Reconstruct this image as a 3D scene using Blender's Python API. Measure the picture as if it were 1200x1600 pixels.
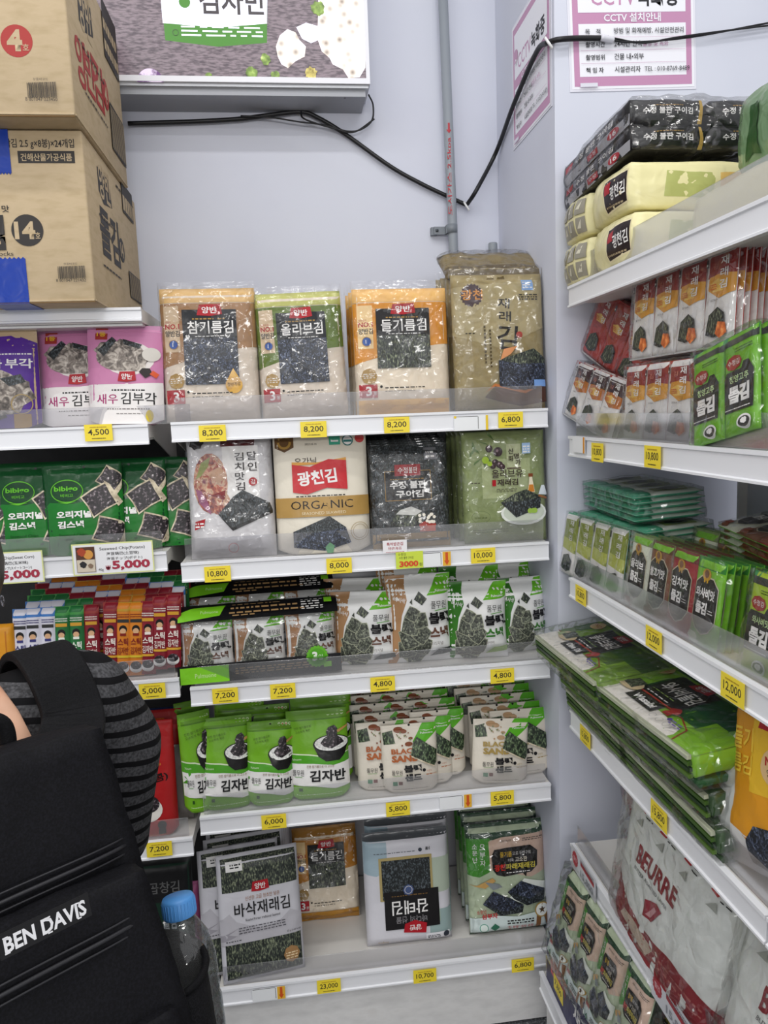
import bpy, bmesh, math, random
from mathutils import Vector, Matrix, Euler, noise
from mathutils.geometry import tessellate_polygon
for _o in list(bpy.data.objects): bpy.data.objects.remove(_o)
S = bpy.context.scene
COL = S.collection
R_ = math.radians
# ---------------------------------------------------------------- camera
CAM_POS = Vector((0.2764, -1.8313, 1.69))
YAW, PITCH, ROLL, FPX = R_(6.7453), R_(7.6008), R_(2.1288), 1188.88
_cy, _sy, _cp, _sp = math.cos(YAW), math.sin(YAW), math.cos(PITCH), math.sin(PITCH)
_f = Vector((_sy*_cp, _cy*_cp, -_sp)); _r = Vector((_cy, -_sy, 0)); _d = _f.cross(_r)
_cr, _sr = math.cos(ROLL), math.sin(ROLL)
AX_R = _cr*_r + _sr*_d; AX_D = -_sr*_r + _cr*_d; AX_F = _f
cd = bpy.data.cameras.new('camera'); cam = bpy.data.objects.new('camera', cd); COL.objects.link(cam)
cd.sensor_fit = 'VERTICAL'; cd.sensor_height = 36.0; cd.lens = FPX/1600*36.0
cd.clip_start = 0.02
cam.matrix_world = Matrix((( AX_R.x, -AX_D.x, -AX_F.x, CAM_POS.x), (AX_R.y, -AX_D.y, -AX_F.y, CAM_POS.y),
                           (AX_R.z, -AX_D.z, -AX_F.z, CAM_POS.z), (0, 0, 0, 1)))
S.camera = cam
# ---------------------------------------------------------------- world, lamps, exposure
S.view_settings.view_transform = 'Standard'; S.view_settings.look = 'None'
S.view_settings.gamma = 1.0; S.view_settings.use_curve_mapping = False
S.view_settings.exposure = 0.22
S.cycles.transparent_max_bounces = 24
W = bpy.data.worlds.new('store_light'); S.world = W; W.use_nodes = True
W.node_tree.nodes['Background'].inputs[0].default_value = (0.95, 0.965, 1.0, 1)
W.node_tree.nodes['Background'].inputs[1].default_value = 0.60
def area(name, loc, sx, sy, watts, rot=(0, 0, 0), col=(1, .985, .96)):
    l = bpy.data.lights.new(name, 'AREA'); l.shape = 'RECTANGLE'; l.size = sx; l.size_y = sy
    l.energy = watts; l.color = col
    o = bpy.data.objects.new(name, l); o.location = loc; o.rotation_euler = rot; COL.objects.link(o)
for k, y in enumerate((-0.95, -1.9, -2.9)):
    area('ceiling_or_fill_lamp', (-0.75, y, 3.7), 1.3, 0.10, 8)
    area('ceiling_or_fill_lamp', (0.75, y, 3.7), 1.3, 0.10, 8)
area('ceiling_or_fill_lamp', (-2.2, -2.2, 3.6), 0.12, 2.4, 22)
area('ceiling_or_fill_lamp', (0.1, -5.4, 2.4), 2.6, 0.30, 52, (R_(74), 0, 0))  # added low fill lamp behind the camera, turned to brighten the lower shelves
# ---------------------------------------------------------------- pixel helpers (1200 x 1600 frame -> world point on a plane)
def ray(px, py): return AX_F + AX_R*((px-600)/FPX) + AX_D*((py-800)/FPX)
def at_y(px, py, y): d = ray(px, py); return CAM_POS + d*((y-CAM_POS.y)/d.y)
def at_x(px, py, x): d = ray(px, py); return CAM_POS + d*((x-CAM_POS.x)/d.x)
def at_z(px, py, z): d = ray(px, py); return CAM_POS + d*((z-CAM_POS.z)/d.z)
def at_d(px, py, t): return CAM_POS + ray(px, py)*t
# ---------------------------------------------------------------- materials
_M = {}
def lin(h):
    h = h.lstrip('#'); c = [int(h[i:i+2], 16)/255 for i in (0, 2, 4)]
    return tuple((x/12.92 if x <= .04045 else ((x+.055)/1.055)**2.4) for x in c) + (1,)
def newmat(key):
    m = bpy.data.materials.new(key); m.use_nodes = True
    return m, m.node_tree, m.node_tree.nodes['Principled BSDF']
def N(t, typ, **kw):
    n = t.nodes.new(typ)
    for k, v in kw.items():
        if k in n.inputs: n.inputs[k].default_value = v
        else: setattr(n, k, v)
    return n
def coords(t, scale=(1, 1, 1)):
    c = N(t, 'ShaderNodeTexCoord'); m = N(t, 'ShaderNodeMapping'); m.inputs['Scale'].default_value = scale
    t.links.new(c.outputs['Object'], m.inputs[0]); return m.outputs[0]
def add_bump(t, b, scale, strength, dist=.002, detail=2, stretch=(1, 1, 1), distort=0.0, coat=False):
    n = N(t, 'ShaderNodeTexNoise', Scale=scale, Detail=detail, Distortion=distort)
    t.links.new(coords(t, stretch), n.inputs['Vector'])
    bp = N(t, 'ShaderNodeBump', Strength=strength, Distance=dist)
    t.links.new(n.outputs['Fac'], bp.inputs['Height']); t.links.new(bp.outputs[0], b.inputs['Normal'])
    return bp
def film(h, rough=.36, bump=.35):
    'printed plastic film: colour with soft crinkles'
    k = ('film', h, rough, bump)
    if k not in _M:
        m, t, b = newmat('film_'+h.strip('#')); b.inputs['Base Color'].default_value = tuple(.97*x**1.12 for x in lin(h)[:3])+(1,)
        b.inputs['Roughness'].default_value = rough; b.inputs['Specular IOR Level'].default_value = .32
        if bump: add_bump(t, b, 22, bump, .006, 2, (1, 1, 1), .8)
        _M[k] = m
    return _M[k]
def plain(h, rough=.55, metal=0, spec=.4):
    k = ('plain', h, rough, metal, spec)
    if k not in _M:
        m, t, b = newmat('plain_'+h.strip('#')); b.inputs['Base Color'].default_value = lin(h)
        b.inputs['Roughness'].default_value = rough; b.inputs['Metallic'].default_value = metal
        b.inputs['Specular IOR Level'].default_value = spec
        _M[k] = m
    return _M[k]
def speck(key, stops, scale, stretch=(1, 1, 1), detail=3, rough=.5, bump=.3, kind='noise', distort=0.0):
    'two to four colours scattered by noise: seaweed, rice, cardboard, food photographs'
    if key not in _M:
        m, t, b = newmat(key)
        if kind == 'noise':
            n = N(t, 'ShaderNodeTexNoise', Scale=scale, Detail=detail, Distortion=distort); out = n.outputs['Fac']
        else:
            n = N(t, 'ShaderNodeTexVoronoi', Scale=scale); out = n.outputs['Color']
        t.links.new(coords(t, stretch), n.inputs['Vector'])
        r = N(t, 'ShaderNodeValToRGB'); e = r.color_ramp.elements
        while len(e) < len(stops): e.new(.5)
        for i, (p, h) in enumerate(stops): e[i].position = p; e[i].color = lin(h)
        t.links.new(out, r.inputs[0]); t.links.new(r.outputs[0], b.inputs['Base Color'])
        b.inputs['Roughness'].default_value = rough
        if rough > .6: b.inputs['Specular IOR Level'].default_value = .15
        if bump:
            bp = N(t, 'ShaderNodeBump', Strength=bump, Distance=.002)
            t.links.new(n.outputs[0], bp.inputs['Height']); t.links.new(bp.outputs[0], b.inputs['Normal'])
        _M[key] = m
    return _M[key]
def GIM(): return speck('seaweed_sheet', [(.36, '#0d120f'), (.5, '#28302a'), (.58, '#555c4a'), (.68, '#8d9478')], 330, (1, 1, .38), 4, .4, .4)
def SNK(): return speck('snack_seaweed', [(.36, '#20221e'), (.5, '#42463c'), (.62, '#6f7464'), (.72, '#a2a78f')], 240, (1, 1, .8), 4, .45, .3)
def GIMD(): return speck('seaweed_dark', [(.4, '#0b0f10'), (.53, '#23292b'), (.66, '#5d666c')], 300, (1, 1, .6), 4, .35, .5)
def GIMB(): return speck('seaweed_blue_black', [(.38, '#0a0d14'), (.52, '#252b38'), (.64, '#56607a'), (.75, '#aab2bd')], 160, (1, 1, .8), 4, .35, .5, distort=1.5)
def GIMG(): return speck('seaweed_green', [(.36, '#10180f'), (.5, '#2c3a29'), (.6, '#5a6d4c'), (.7, '#90a07f')], 230, (1, 1, .6), 4, .4, .4)
def FLAKE(): return speck('seaweed_flakes', [(.42, '#120d10'), (.55, '#2c2228'), (.66, '#8b7f84'), (.75, '#e8e4e2')], 160, (1, 1, 1), 4, .4, .5)
def RICE(): return speck('rice', [(.35, '#c9c9c6'), (.6, '#f2f2ee')], 190, (1, 1, 1), 2, .5, .3)
def CHIP(): return speck('rice_chip_back', [(.35, '#a89a80'), (.6, '#dccfb4')], 90, (1, 1, 1), 3, .5, .3)
def FRY(): return speck('fried_seaweed', [(.32, '#39332f'), (.48, '#7d736b'), (.62, '#bdb3a8'), (.75, '#e8e0d6')], 60, (1, 1, 1), 4, .5, .4, distort=1.2)
def KIMCHI(): return speck('kimchi', [(.34, '#6a2630'), (.47, '#b05c46'), (.57, '#d3b394'), (.68, '#7d3550')], 55, (1, 1, .7), 3, .35, .4, distort=1.5)
def FOOD(): return speck('orange_food', [(.35, '#a34a1e'), (.55, '#d9773a'), (.7, '#f0b070')], 70, (1, 1, 1), 3, .4, .3)
def clear_film(key='clear_film', scale=13, strength=1.0, haze=.008, gloss=.45, tint='#ffffff', rough=.13):
    'crinkled transparent wrapping'
    if key not in _M:
        m, t, b = newmat(key); t.nodes.remove(b)
        out = t.nodes['Material Output']
        tr = N(t, 'ShaderNodeBsdfTransparent'); tr.inputs[0].default_value = lin(tint)
        gl = N(t, 'ShaderNodeBsdfGlossy', Roughness=rough); gl.inputs[0].default_value = (1, 1, 1, 1)
        df = N(t, 'ShaderNodeBsdfDiffuse'); df.inputs[0].default_value = (.8, .8, .8, 1)
        n = N(t, 'ShaderNodeTexNoise', Scale=scale, Detail=2.0, Distortion=.8, noise_type='FBM')
        t.links.new(coords(t), n.inputs['Vector'])
        bp = N(t, 'ShaderNodeBump', Strength=strength, Distance=.016)
        vo = N(t, 'ShaderNodeTexVoronoi', Scale=scale*1.7); vo.feature = 'DISTANCE_TO_EDGE'
        nd = N(t, 'ShaderNodeTexNoise', Scale=scale*.9, Detail=2); t.links.new(coords(t), nd.inputs['Vector'])
        ma = N(t, 'ShaderNodeVectorMath', operation='MULTIPLY_ADD'); ma.inputs[1].default_value = (.09, .09, .09)
        t.links.new(nd.outputs['Color'], ma.inputs[0]); t.links.new(coords(t), ma.inputs[2]); t.links.new(ma.outputs[0], vo.inputs['Vector'])
        ad = N(t, 'ShaderNodeMath', operation='MULTIPLY_ADD'); ad.inputs[1].default_value = .35
        t.links.new(n.outputs['Fac'], ad.inputs[0]); t.links.new(vo.outputs['Distance'], ad.inputs[2])
        t.links.new(ad.outputs[0], bp.inputs['Height'])
        t.links.new(bp.outputs[0], gl.inputs['Normal'])
        lw = N(t, 'ShaderNodeLayerWeight', Blend=.35); t.links.new(bp.outputs[0], lw.inputs['Normal'])
        mu = N(t, 'ShaderNodeMath', operation='MULTIPLY_ADD'); mu.inputs[1].default_value = gloss; mu.inputs[2].default_value = .035
        t.links.new(lw.outputs['Fresnel'], mu.inputs[0])
        m1 = N(t, 'ShaderNodeMixShader'); m1.inputs[0].default_value = haze
        t.links.new(tr.outputs[0], m1.inputs[1]); t.links.new(df.outputs[0], m1.inputs[2])
        m2 = N(t, 'ShaderNodeMixShader'); t.links.new(mu.outputs[0], m2.inputs[0])
        t.links.new(m1.outputs[0], m2.inputs[1]); t.links.new(gl.outputs[0], m2.inputs[2])
        t.links.new(m2.outputs[0], out.inputs[0])
        _M[key] = m
    return _M[key]
def WRAP(): return clear_film()
def ACRYL(): return clear_film('acrylic', 3, .05, .075, .5, '#f4f4f6', .12)
# ---------------------------------------------------------------- objects
def link(name, me, mats=(), parent=None):
    for m in mats: me.materials.append(m)
    o = bpy.data.objects.new(name, me); COL.objects.link(o)
    if parent is not None: o.parent = parent
    return o
def empty(name, loc=(0, 0, 0), rz=0, label=None, cat=None, group=None):
    o = bpy.data.objects.new(name, None); o.location = loc; o.rotation_euler = (0, 0, rz); o.empty_display_size = .05
    COL.objects.link(o)
    return tag(o, label, cat, group)
def tag(o, label=None, cat=None, group=None, kind=None):
    if label: o['label'] = label
    if cat: o['category'] = cat
    if group: o['group'] = group
    if kind: o['kind'] = kind
    return o
class G:
    'collects geometry with material slots, then becomes one mesh object'
    def __init__(s): s.v = []; s.f = []; s.mi = []; s.mats = []; s.sm = []
    def slot(s, m):
        if m not in s.mats: s.mats.append(m)
        return s.mats.index(m)
    def add(s, vs, fs, m, smooth=False):
        b = len(s.v); k = s.slot(m); s.v.extend(tuple(v) for v in vs)
        for f in fs: s.f.append(tuple(b+i for i in f)); s.mi.append(k); s.sm.append(smooth)
        return s
    def box(s, x0, x1, y0, y1, z0, z1, m):
        v = [(x, y, z) for z in (z0, z1) for y in (y0, y1) for x in (x0, x1)]
        return s.add(v, [(0, 2, 3, 1), (4, 5, 7, 6), (0, 1, 5, 4), (1, 3, 7, 5), (3, 2, 6, 7), (2, 0, 4, 6)], m)
    def rbox(s, x0, x1, y0, y1, z0, z1, m, r=.003, seg=2):
        bm = bmesh.new(); bmesh.ops.create_cube(bm, size=1)
        for v in bm.verts: v.co = Vector(((x0+x1)/2+v.co.x*(x1-x0), (y0+y1)/2+v.co.y*(y1-y0), (z0+z1)/2+v.co.z*(z1-z0)))
        r = min(r, .45*min(x1-x0, y1-y0, z1-z0))
        bmesh.ops.bevel(bm, geom=bm.edges[:], offset=r, segments=seg, affect='EDGES', profile=.5)
        return s.bm(bm, m, seg > 1)
    def bm(s, bm, m, smooth=False):
        bm.verts.index_update()
        s.add([v.co[:] for v in bm.verts], [[v.index for v in f.verts] for f in bm.faces], m, smooth); bm.free(); return s
    def tube(s, pts, r, m, n=10, cap=True):
        pts = [Vector(p) for p in pts]; vs = []; fs = []; prev = None
        rr = r if isinstance(r, (list, tuple)) else [r]*len(pts)
        for i, p in enumerate(pts):
            d = (pts[min(i+1, len(pts)-1)]-pts[max(i-1, 0)]).normalized()
            a = prev if prev is not None else (Vector((0, 0, 1)) if abs(d.z) < .9 else Vector((1, 0, 0)))
            a = (a-d*a.dot(d)).normalized(); prev = a; b = d.cross(a)
            for k in range(n):
                t = 2*math.pi*k/n; vs.append(p+(a*math.cos(t)+b*math.sin(t))*rr[i])
        for i in range(len(pts)-1):
            for k in range(n):
                fs.append((i*n+k, i*n+(k+1) % n, (i+1)*n+(k+1) % n, (i+1)*n+k))
        if cap: fs.append(tuple(range(n))[::-1]); fs.append(tuple((len(pts)-1)*n+k for k in range(n)))
        return s.add(vs, fs, m, True)
    def lathe(s, prof, m, n=24, c=(0, 0, 0)):
        vs = []; fs = []
        for r, z in prof:
            for k in range(n):
                t = 2*math.pi*k/n; vs.append((c[0]+r*math.cos(t), c[1]+r*math.sin(t), c[2]+z))
        for i in range(len(prof)-1):
            for k in range(n): fs.append((i*n+k, i*n+(k+1) % n, (i+1)*n+(k+1) % n, (i+1)*n+k))
        return s.add(vs, fs, m, True)
    def extrude_poly(s, pts, y0, y1, m):
        'outline in x,z pulled from y0 to y1'
        n = len(pts); v = [(x, y0, z) for x, z in pts]+[(x, y1, z) for x, z in pts]
        tri = tessellate_polygon([[Vector((x, z, 0)) for x, z in pts]])
        f = [tuple(t) for t in tri]+[tuple(n+i for i in t[::-1]) for t in tri]+[(i, (i+1) % n, n+(i+1) % n, n+i) for i in range(n)]
        return s.add(v, f, m)
    def art(s, A, pos, lift0=.0004, dl=.00022, step=.011):
        'lay flat artwork on a surface; pos(x, z, lift) gives the 3-D place'
        for i, (vs, fs, m, istext) in enumerate(A.items):
            bm = bmesh.new(); bv = [bm.verts.new((x, 0, z)) for x, z in vs]
            for f in fs:
                try: bm.faces.new([bv[k] for k in f])
                except ValueError: pass
            if step:
                st = step*1.6 if istext else step
                for ax in (0, 2):
                    lo = min(v[0 if ax == 0 else 1] for v in vs); hi = max(v[0 if ax == 0 else 1] for v in vs)
                    k = math.floor(lo/st)+1
                    while k*st < hi:
                        co = [0, 0, 0]; no = [0, 0, 0]; co[ax] = k*st; no[ax] = 1
                        bmesh.ops.bisect_plane(bm, geom=bm.verts[:]+bm.edges[:]+bm.faces[:], dist=1e-6, plane_co=co, plane_no=no); k += 1
            bmesh.ops.recalc_face_normals(bm, faces=bm.faces[:])
            for f in bm.faces:
                f.normal_update()
                if f.normal.y > 0: f.normal_flip()
            bm.verts.index_update(); lf = lift0+dl*i
            s.add([pos(v.co.x, v.co.z, lf) for v in bm.verts], [[v.index for v in f.verts] for f in bm.faces], m, True); bm.free()
        return s
    def build(s, name, parent=None):
        me = bpy.data.meshes.new(name); me.from_pydata(s.v, [], s.f)
        me.polygons.foreach_set('material_index', s.mi); me.polygons.foreach_set('use_smooth', s.sm)
        me.update()
        return link(name, me, s.mats, parent)
_T = {}
def text_geo(txt, bold=0.0):
    k = (txt, bold)
    if k not in _T:
        c = bpy.data.curves.new('t', 'FONT'); c.body = txt; c.offset = bold; c.resolution_u = 2; c.align_x = 'CENTER'; c.space_line = .95
        o = bpy.data.objects.new('t', c); COL.objects.link(o)
        dg = bpy.context.evaluated_depsgraph_get(); dg.update()
        me = o.evaluated_get(dg).to_mesh()
        vs = [(v.co.x, v.co.y) for v in me.vertices]; fs = [tuple(p.vertices) for p in me.polygons]
        o.evaluated_get(dg).to_mesh_clear(); bpy.data.objects.remove(o); bpy.data.curves.remove(c)
        xs = [v[0] for v in vs] or [0, 1]; ys = [v[1] for v in vs] or [0, 1]
        x0, x1, y0, y1 = min(xs), max(xs), min(ys), max(ys); dx = max(x1-x0, 1e-6); dy = max(y1-y0, 1e-6)
        _T[k] = ([((x-x0)/dx, (y-y0)/dy) for x, y in vs], fs, dx/dy)
    return _T[k]
class Art:
    'flat artwork in fractions of a w x h face (u to the right, v up)'
    def __init__(s, w, h): s.w = w; s.h = h; s.items = []
    def c(s, u, v): return ((u-.5)*s.w, v*s.h)
    def P(s, pts, m):
        q = [s.c(u, v) for u, v in pts]
        tri = tessellate_polygon([[Vector((x, z, 0)) for x, z in q]])
        s.items.append((q, [tuple(t) for t in tri], m, False)); return s
    def R(s, u0, v0, u1, v1, m):
        s.items.append(([s.c(u0, v0), s.c(u1, v0), s.c(u1, v1), s.c(u0, v1)], [(0, 1, 2, 3)], m, False)); return s
    def E(s, u, v, ru, m, rv=None, n=20, jag=0.0, a0=0, a1=360):
        rv = ru*s.w/s.h if rv is None else rv; pts = []
        for k in range(n + (a1-a0 < 360)):
            a = R_(a0+(a1-a0)*k/n); j = 1-jag*(k % 2); pts.append((u+ru*j*math.cos(a), v+rv*j*math.sin(a)))
        return s.P(pts, m)
    def ring(s, u, v, ru, m, wd=.12, n=24, rv=None):
        rv = ru*s.w/s.h if rv is None else rv; q = []; f = []
        for k in range(n):
            a = 2*math.pi*k/n
            q += [s.c(u+ru*math.cos(a), v+rv*math.sin(a)), s.c(u+ru*(1-wd)*math.cos(a), v+rv*(1-wd)*math.sin(a))]
            f.append((2*k, (2*k+2) % (2*n), (2*k+3) % (2*n), 2*k+1))
        s.items.append((q, f, m, False)); return s
    def frame(s, u0, v0, u1, v1, m, t=.003):
        du, dv = t/s.w, t/s.h
        s.R(u0, v0, u1, v0+dv, m); s.R(u0, v1-dv, u1, v1, m); s.R(u0, v0, u0+du, v1, m); s.R(u1-du, v0, u1, v1, m); return s
    def T(s, txt, u0, v0, u1, v1, m, bold=0.0, rot=0, flip=False):
        vs, fs, asp = text_geo(txt, bold)
        a0 = s.c(u0, v0); a1 = s.c(u1, v1); cx, cz = (a0[0]+a1[0])/2, (a0[1]+a1[1])/2; sx, sz = a1[0]-a0[0], a1[1]-a0[1]
        ca, sa = math.cos(R_(rot)), math.sin(R_(rot)); q = []
        for x, y in vs:
            X = (x-.5)*sx; Z = (y-.5)*sz; q.append((cx+X*ca-Z*sa, cz+X*sa+Z*ca))
        s.items.append((q, fs, m, True)); return s
    def TL(s, txt, u0, v, hgt, m, bold=0.0, rot=0, wide=1.0, center=False, right=False):
        'text by height only (fraction of h), natural width'
        vs, fs, asp = text_geo(txt, bold); wu = hgt*s.h*asp*wide/s.w
        a = u0-wu/2 if center else (u0-wu if right else u0)
        return s.T(txt, a, v, a+wu, v+hgt, m, bold, rot)
    def lines(s, u0, v0, u1, v1, n, m, seed=0, fill=.5):
        'rows of small print too fine to read: short dashes'
        rnd = random.Random(seed); dv = (v1-v0)/n; q = []; f = []
        for i in range(n):
            u = u0; vv = v0+dv*i
            while u < u1-.012:
                wdt = min(rnd.uniform(.012, .05), u1-u); b = len(q)
                q += [s.c(u, vv), s.c(u+wdt, vv), s.c(u+wdt, vv+dv*fill), s.c(u, vv+dv*fill)]; f.append((b, b+1, b+2, b+3)); u += wdt+.012
        s.items.append((q, f, m, True)); return s
    def blob(s, u, v, ru, m, rv=None, seed=0, n=22, rough=.18):
        rnd = random.Random(seed); rv = ru*s.w/s.h if rv is None else rv; pts = []
        for k in range(n):
            a = 2*math.pi*k/n; j = 1+rnd.uniform(-rough, rough); pts.append((u+ru*j*math.cos(a), v+rv*j*math.sin(a)))
        return s.P(pts, m)
    def turn(s):
        'the same artwork upside down'
        s.items = [([(-x, s.h-z) for x, z in vs], fs, m, t) for vs, fs, m, t in s.items]; return s
# ---------------------------------------------------------------- packages
def surf(w, h, t, kind='flat', crumple=.0012, seed=0, seal=(.012, .012), bow=0.0, twist=0.0):
    'front surface depth of a filled bag, local x right, z up, front towards -y'
    sb, st = seal
    def half(x, z):
        a = min(1, abs(2*x/w)); e = (1-a**6)**.5 if kind == 'flat' else (1-a**2.6)**.62
        if kind == 'pouch':
            q = min(1, max(0, z/h)); g = (1-q**2.2)**.8*.92+.08; e = (1-a**3)**.6
            if z > h-st: g = .04
        else:
            lo = 1 if sb <= 0 else min(1, max(0, (z-sb)/(.16*h if kind == 'pillow' else .05*h))); hi = min(1, max(0, (h-st-z)/(.16*h if kind == 'pillow' else .05*h)))
            g = math.sin(lo*math.pi/2)*math.sin(hi*math.pi/2)
        return t/2*max(0, e*g)
    def wr(x, z):
        n1 = noise.noise(Vector((x*26, z*20, seed*7.3)))+.5*noise.noise(Vector((x*60+3, z*48, seed*3.1+5)))
        r = 1-abs(noise.noise(Vector((x*14+z*9, z*12-x*6, seed*1.7+9))))*2
        return crumple*(n1+.9*max(0, r-.45))
    def yoff(x, z): return bow*(z/h)**2 + twist*(x/w)*(z/h)
    def front(x, z, lift=0):
        return (x, -half(x, z)-wr(x, z)-lift-.0006+yoff(x, z), z)
    def back(x, z): return (x, half(x, z)*(.6 if kind == 'pouch' else 1)+wr(-x, z)*.5+.0006+yoff(x, z), z)
    return front, back
def outline(x, z, w, h, kind):
    'pinch the sides a little where the bag swells, round the bottom corners of stand-up pouches'
    if kind == 'pillow':
        q = z/h; return x*(1-.06*math.sin(math.pi*q)), z
    if kind == 'pouch':
        a = abs(2*x/w); q = z/h
        if q < .12: return x, z-(.0 if a < .7 else -(a-.7)/.3*.012*(1-q/.12))
    return x, z
def bag(name, w, h, t, base, art=None, back=None, kind='flat', crumple=.0012, seed=0, seal=(.012, .012), parent=None, bow=0.0, twist=0.0, nu=22, nv=30, zig=0):
    fr, bk = surf(w, h, t, kind, crumple, seed, seal, bow, twist)
    g = G(); vs = []; fs = []
    xs = [(-.5+i/nu)*w for i in range(nu+1)]; zs = [j/nv*h for j in range(nv+1)]
    for z in zs:
        for x in xs: X, Z = outline(x, z, w, h, kind); p = fr(x, z); vs.append((X, p[1], Z))
    b = len(vs)
    for z in zs:
        for x in xs: X, Z = outline(x, z, w, h, kind); p = bk(x, z); vs.append((X, p[1], Z))
    W_ = nu+1
    for j in range(nv):
        for i in range(nu): fs.append((j*W_+i, j*W_+i+1, (j+1)*W_+i+1, (j+1)*W_+i))
    g.add(vs, fs, base, True)
    k2 = g.slot(back or base)
    fb = [tuple(b+i for i in f[::-1]) for f in fs]
    rim = [j*W_ for j in range(nv+1)]; e = []
    for j in range(nv):
        e.append((j*W_, (j+1)*W_, b+(j+1)*W_, b+j*W_)); e.append((j*W_+nu, b+j*W_+nu, b+(j+1)*W_+nu, (j+1)*W_+nu))
    for i in range(nu):
        e.append((i, b+i, b+i+1, i+1)); tpi = nv*W_+i; e.append((tpi, tpi+1, b+tpi+1, b+tpi))
    for f in fb+e: g.f.append(f); g.mi.append(k2); g.sm.append(True)
    if art is not None:
        def pos(x, z, lf):
            x = max(-w/2*.998, min(w/2*.998, x)); z = max(0, min(h, z))
            X, Z = outline(x, z, w, h, kind); p = fr(x, z, lf); return (X, p[1], Z)
        g.art(art, pos)
    return g.build(name, parent)
def wrap(w, h, t, parent, seed=0, over=.02, crumple=.003, mat=None, kind='flat', z0=0.0, name='plastic_wrap'):
    'loose clear overwrap, standing out a little from the goods and sealed above them'
    fr, bk = surf(w+.006, h+over, t+.005, kind, crumple, seed+50, (.004, .012))
    g = G(); nu, nv = 26, 34; vs = []; fs = []; W_ = nu+1
    for s_ in (fr, bk):
        for j in range(nv+1):
            for i in range(nu+1):
                p = s_((-.5+i/nu)*(w+.006), j/nv*(h+over)); vs.append((p[0], p[1]+(-.002 if s_ is fr else .002), p[2]+z0))
    b = (nu+1)*(nv+1)
    for j in range(nv):
        for i in range(nu):
            f = (j*W_+i, j*W_+i+1, (j+1)*W_+i+1, (j+1)*W_+i); fs.append(f)
        fs.append((j*W_, (j+1)*W_, b+(j+1)*W_, b+j*W_)); fs.append((j*W_+nu, b+j*W_+nu, b+(j+1)*W_+nu, (j+1)*W_+nu))
    g.add(vs, fs, mat or WRAP(), True)
    return g.build(name, parent)
def place(o, loc, yaw=0.0, lean=0.0, roll=0.0):
    'yaw about z, lean back about the base, roll in the plane of the face (degrees)'
    o.matrix_world = Matrix.Translation(Vector(loc)) @ Matrix.Rotation(R_(yaw), 4, 'Z') @ Matrix.Rotation(R_(-lean), 4, 'X') @ Matrix.Rotation(R_(roll), 4, 'Y')
    return o
def dup(o, name=None, label=None, cat=None, group=None):
    c = o.copy(); COL.objects.link(c)
    for ch in o.children:
        k = ch.copy(); COL.objects.link(k); k.parent = c
        for g2 in ch.children:
            q = g2.copy(); COL.objects.link(q); q.parent = k
    if label: c['label'] = label
    if cat: c['category'] = cat
    if group: c['group'] = group
    return c
def fit_front(pl, pr, pt, zs, y, lean=6.0):
    'width, height and base point of a pack standing on a shelf at depth y, from where its sides and top are seen'
    base = at_y((pl+pr)/2, 900, y); zc = zs
    pm = None
    for py in range(0, 1600, 2):                     # row of the shelf under the pack
        if at_y((pl+pr)/2, py, y).z < zs: pm = py; break
    pm = pm or 1600; mid = (pt+pm)/2
    L = at_y(pl, mid, y); Rr = at_y(pr, mid, y)
    x = (L.x+Rr.x)/2; w = Rr.x-L.x
    h = .25
    for _ in range(6):
        top = at_y((pl+pr)/2, pt, y+math.sin(R_(lean))*h); h = (top.z-zs)/math.cos(R_(lean))
    return w, h, Vector((x, y, zs))
# ================================================================ the room
WALLC = speck('painted_wall', [(.3, '#cacddb'), (.5, '#cfd2df'), (.72, '#d1d4e0')], 3.0, (1, 1, 1), 4, .6, .02)
FLOORC = speck('terrazzo_floor', [(.38, '#26282b'), (.55, '#4a4d50'), (.7, '#8a8c8e')], 160, (1, 1, 1), 3, .45, 0)
STEEL = speck('white_shelf_steel', [(.3, '#dfdcd6'), (.6, '#e6e3de'), (.8, '#dcd9d2')], 6, (1, 1, 1), 4, .42, .02)
STEELW = speck('worn_white_steel', [(.3, '#d2d1d0'), (.55, '#dfdedd'), (.74, '#d6d4d2'), (.82, '#8f8a84')], 16, (1, 1, 2.5), 6, .45, .03)
RAILC = plain('#e9eaee', .3); RAILG = plain('#b9bbc2', .35); DARKP = speck('dark_back_panel', [(.3, '#1b1b1d'), (.7, '#242427')], 30, (1, 1, 1), 2, .6, .1)
BACKP = plain('#d5d6dc', .5)
g = G(); g.box(-3.2, 3.2, .47, .57, 0, 3.2, WALLC); tag(g.build('wall_back'), kind='structure')
g = G(); g.box(.925, 3.2, -.02, .469, 0, 3.2, WALLC); tag(g.build('wall_column'), kind='structure')
g = G(); g.box(-3.2, 3.2, -5, .57, -.1, 0, FLOORC); tag(g.build('floor'), kind='structure')
# grey gas pipe with clamp, and the capped stub beside it
GREYP = plain('#8f959c', .4); GREYD = plain('#7a8087', .4)
PIPEP = at_y(699, 200, .435)
t = empty('gas_pipe', (PIPEP.x, .435, 0), 0, 'grey upright gas pipe with small red writing on the back wall', 'pipe')
pb = at_y(709, 396, .435); pt = at_y(689, -20, .435)
g = G(); g.tube([(pb.x-PIPEP.x-.012, 0, 1.70), (pb.x-PIPEP.x, 0, 2.12), (pt.x-PIPEP.x, 0, 3.1)], .0138, GREYP, 20); g.build('pipe', t)
g = G(); cz = at_y(705, 358, .435).z; cx = at_y(706, 358, .435).x-PIPEP.x
g.lathe([(.0145, -.012), (.0165, -.012), (.0165, .012), (.0145, .012)], GREYD, 20, (cx, 0, cz))
g.box(cx-.05, cx-.012, .012, .018, cz-.012, cz+.010, GREYD); g.box(cx-.018, cx-.012, -.004, .018, cz-.012, cz+.010, GREYD)
g.box(cx-.058, cx-.04, .018, .034, cz-.012, cz+.010, GREYD); g.build('clamp', t)
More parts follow.
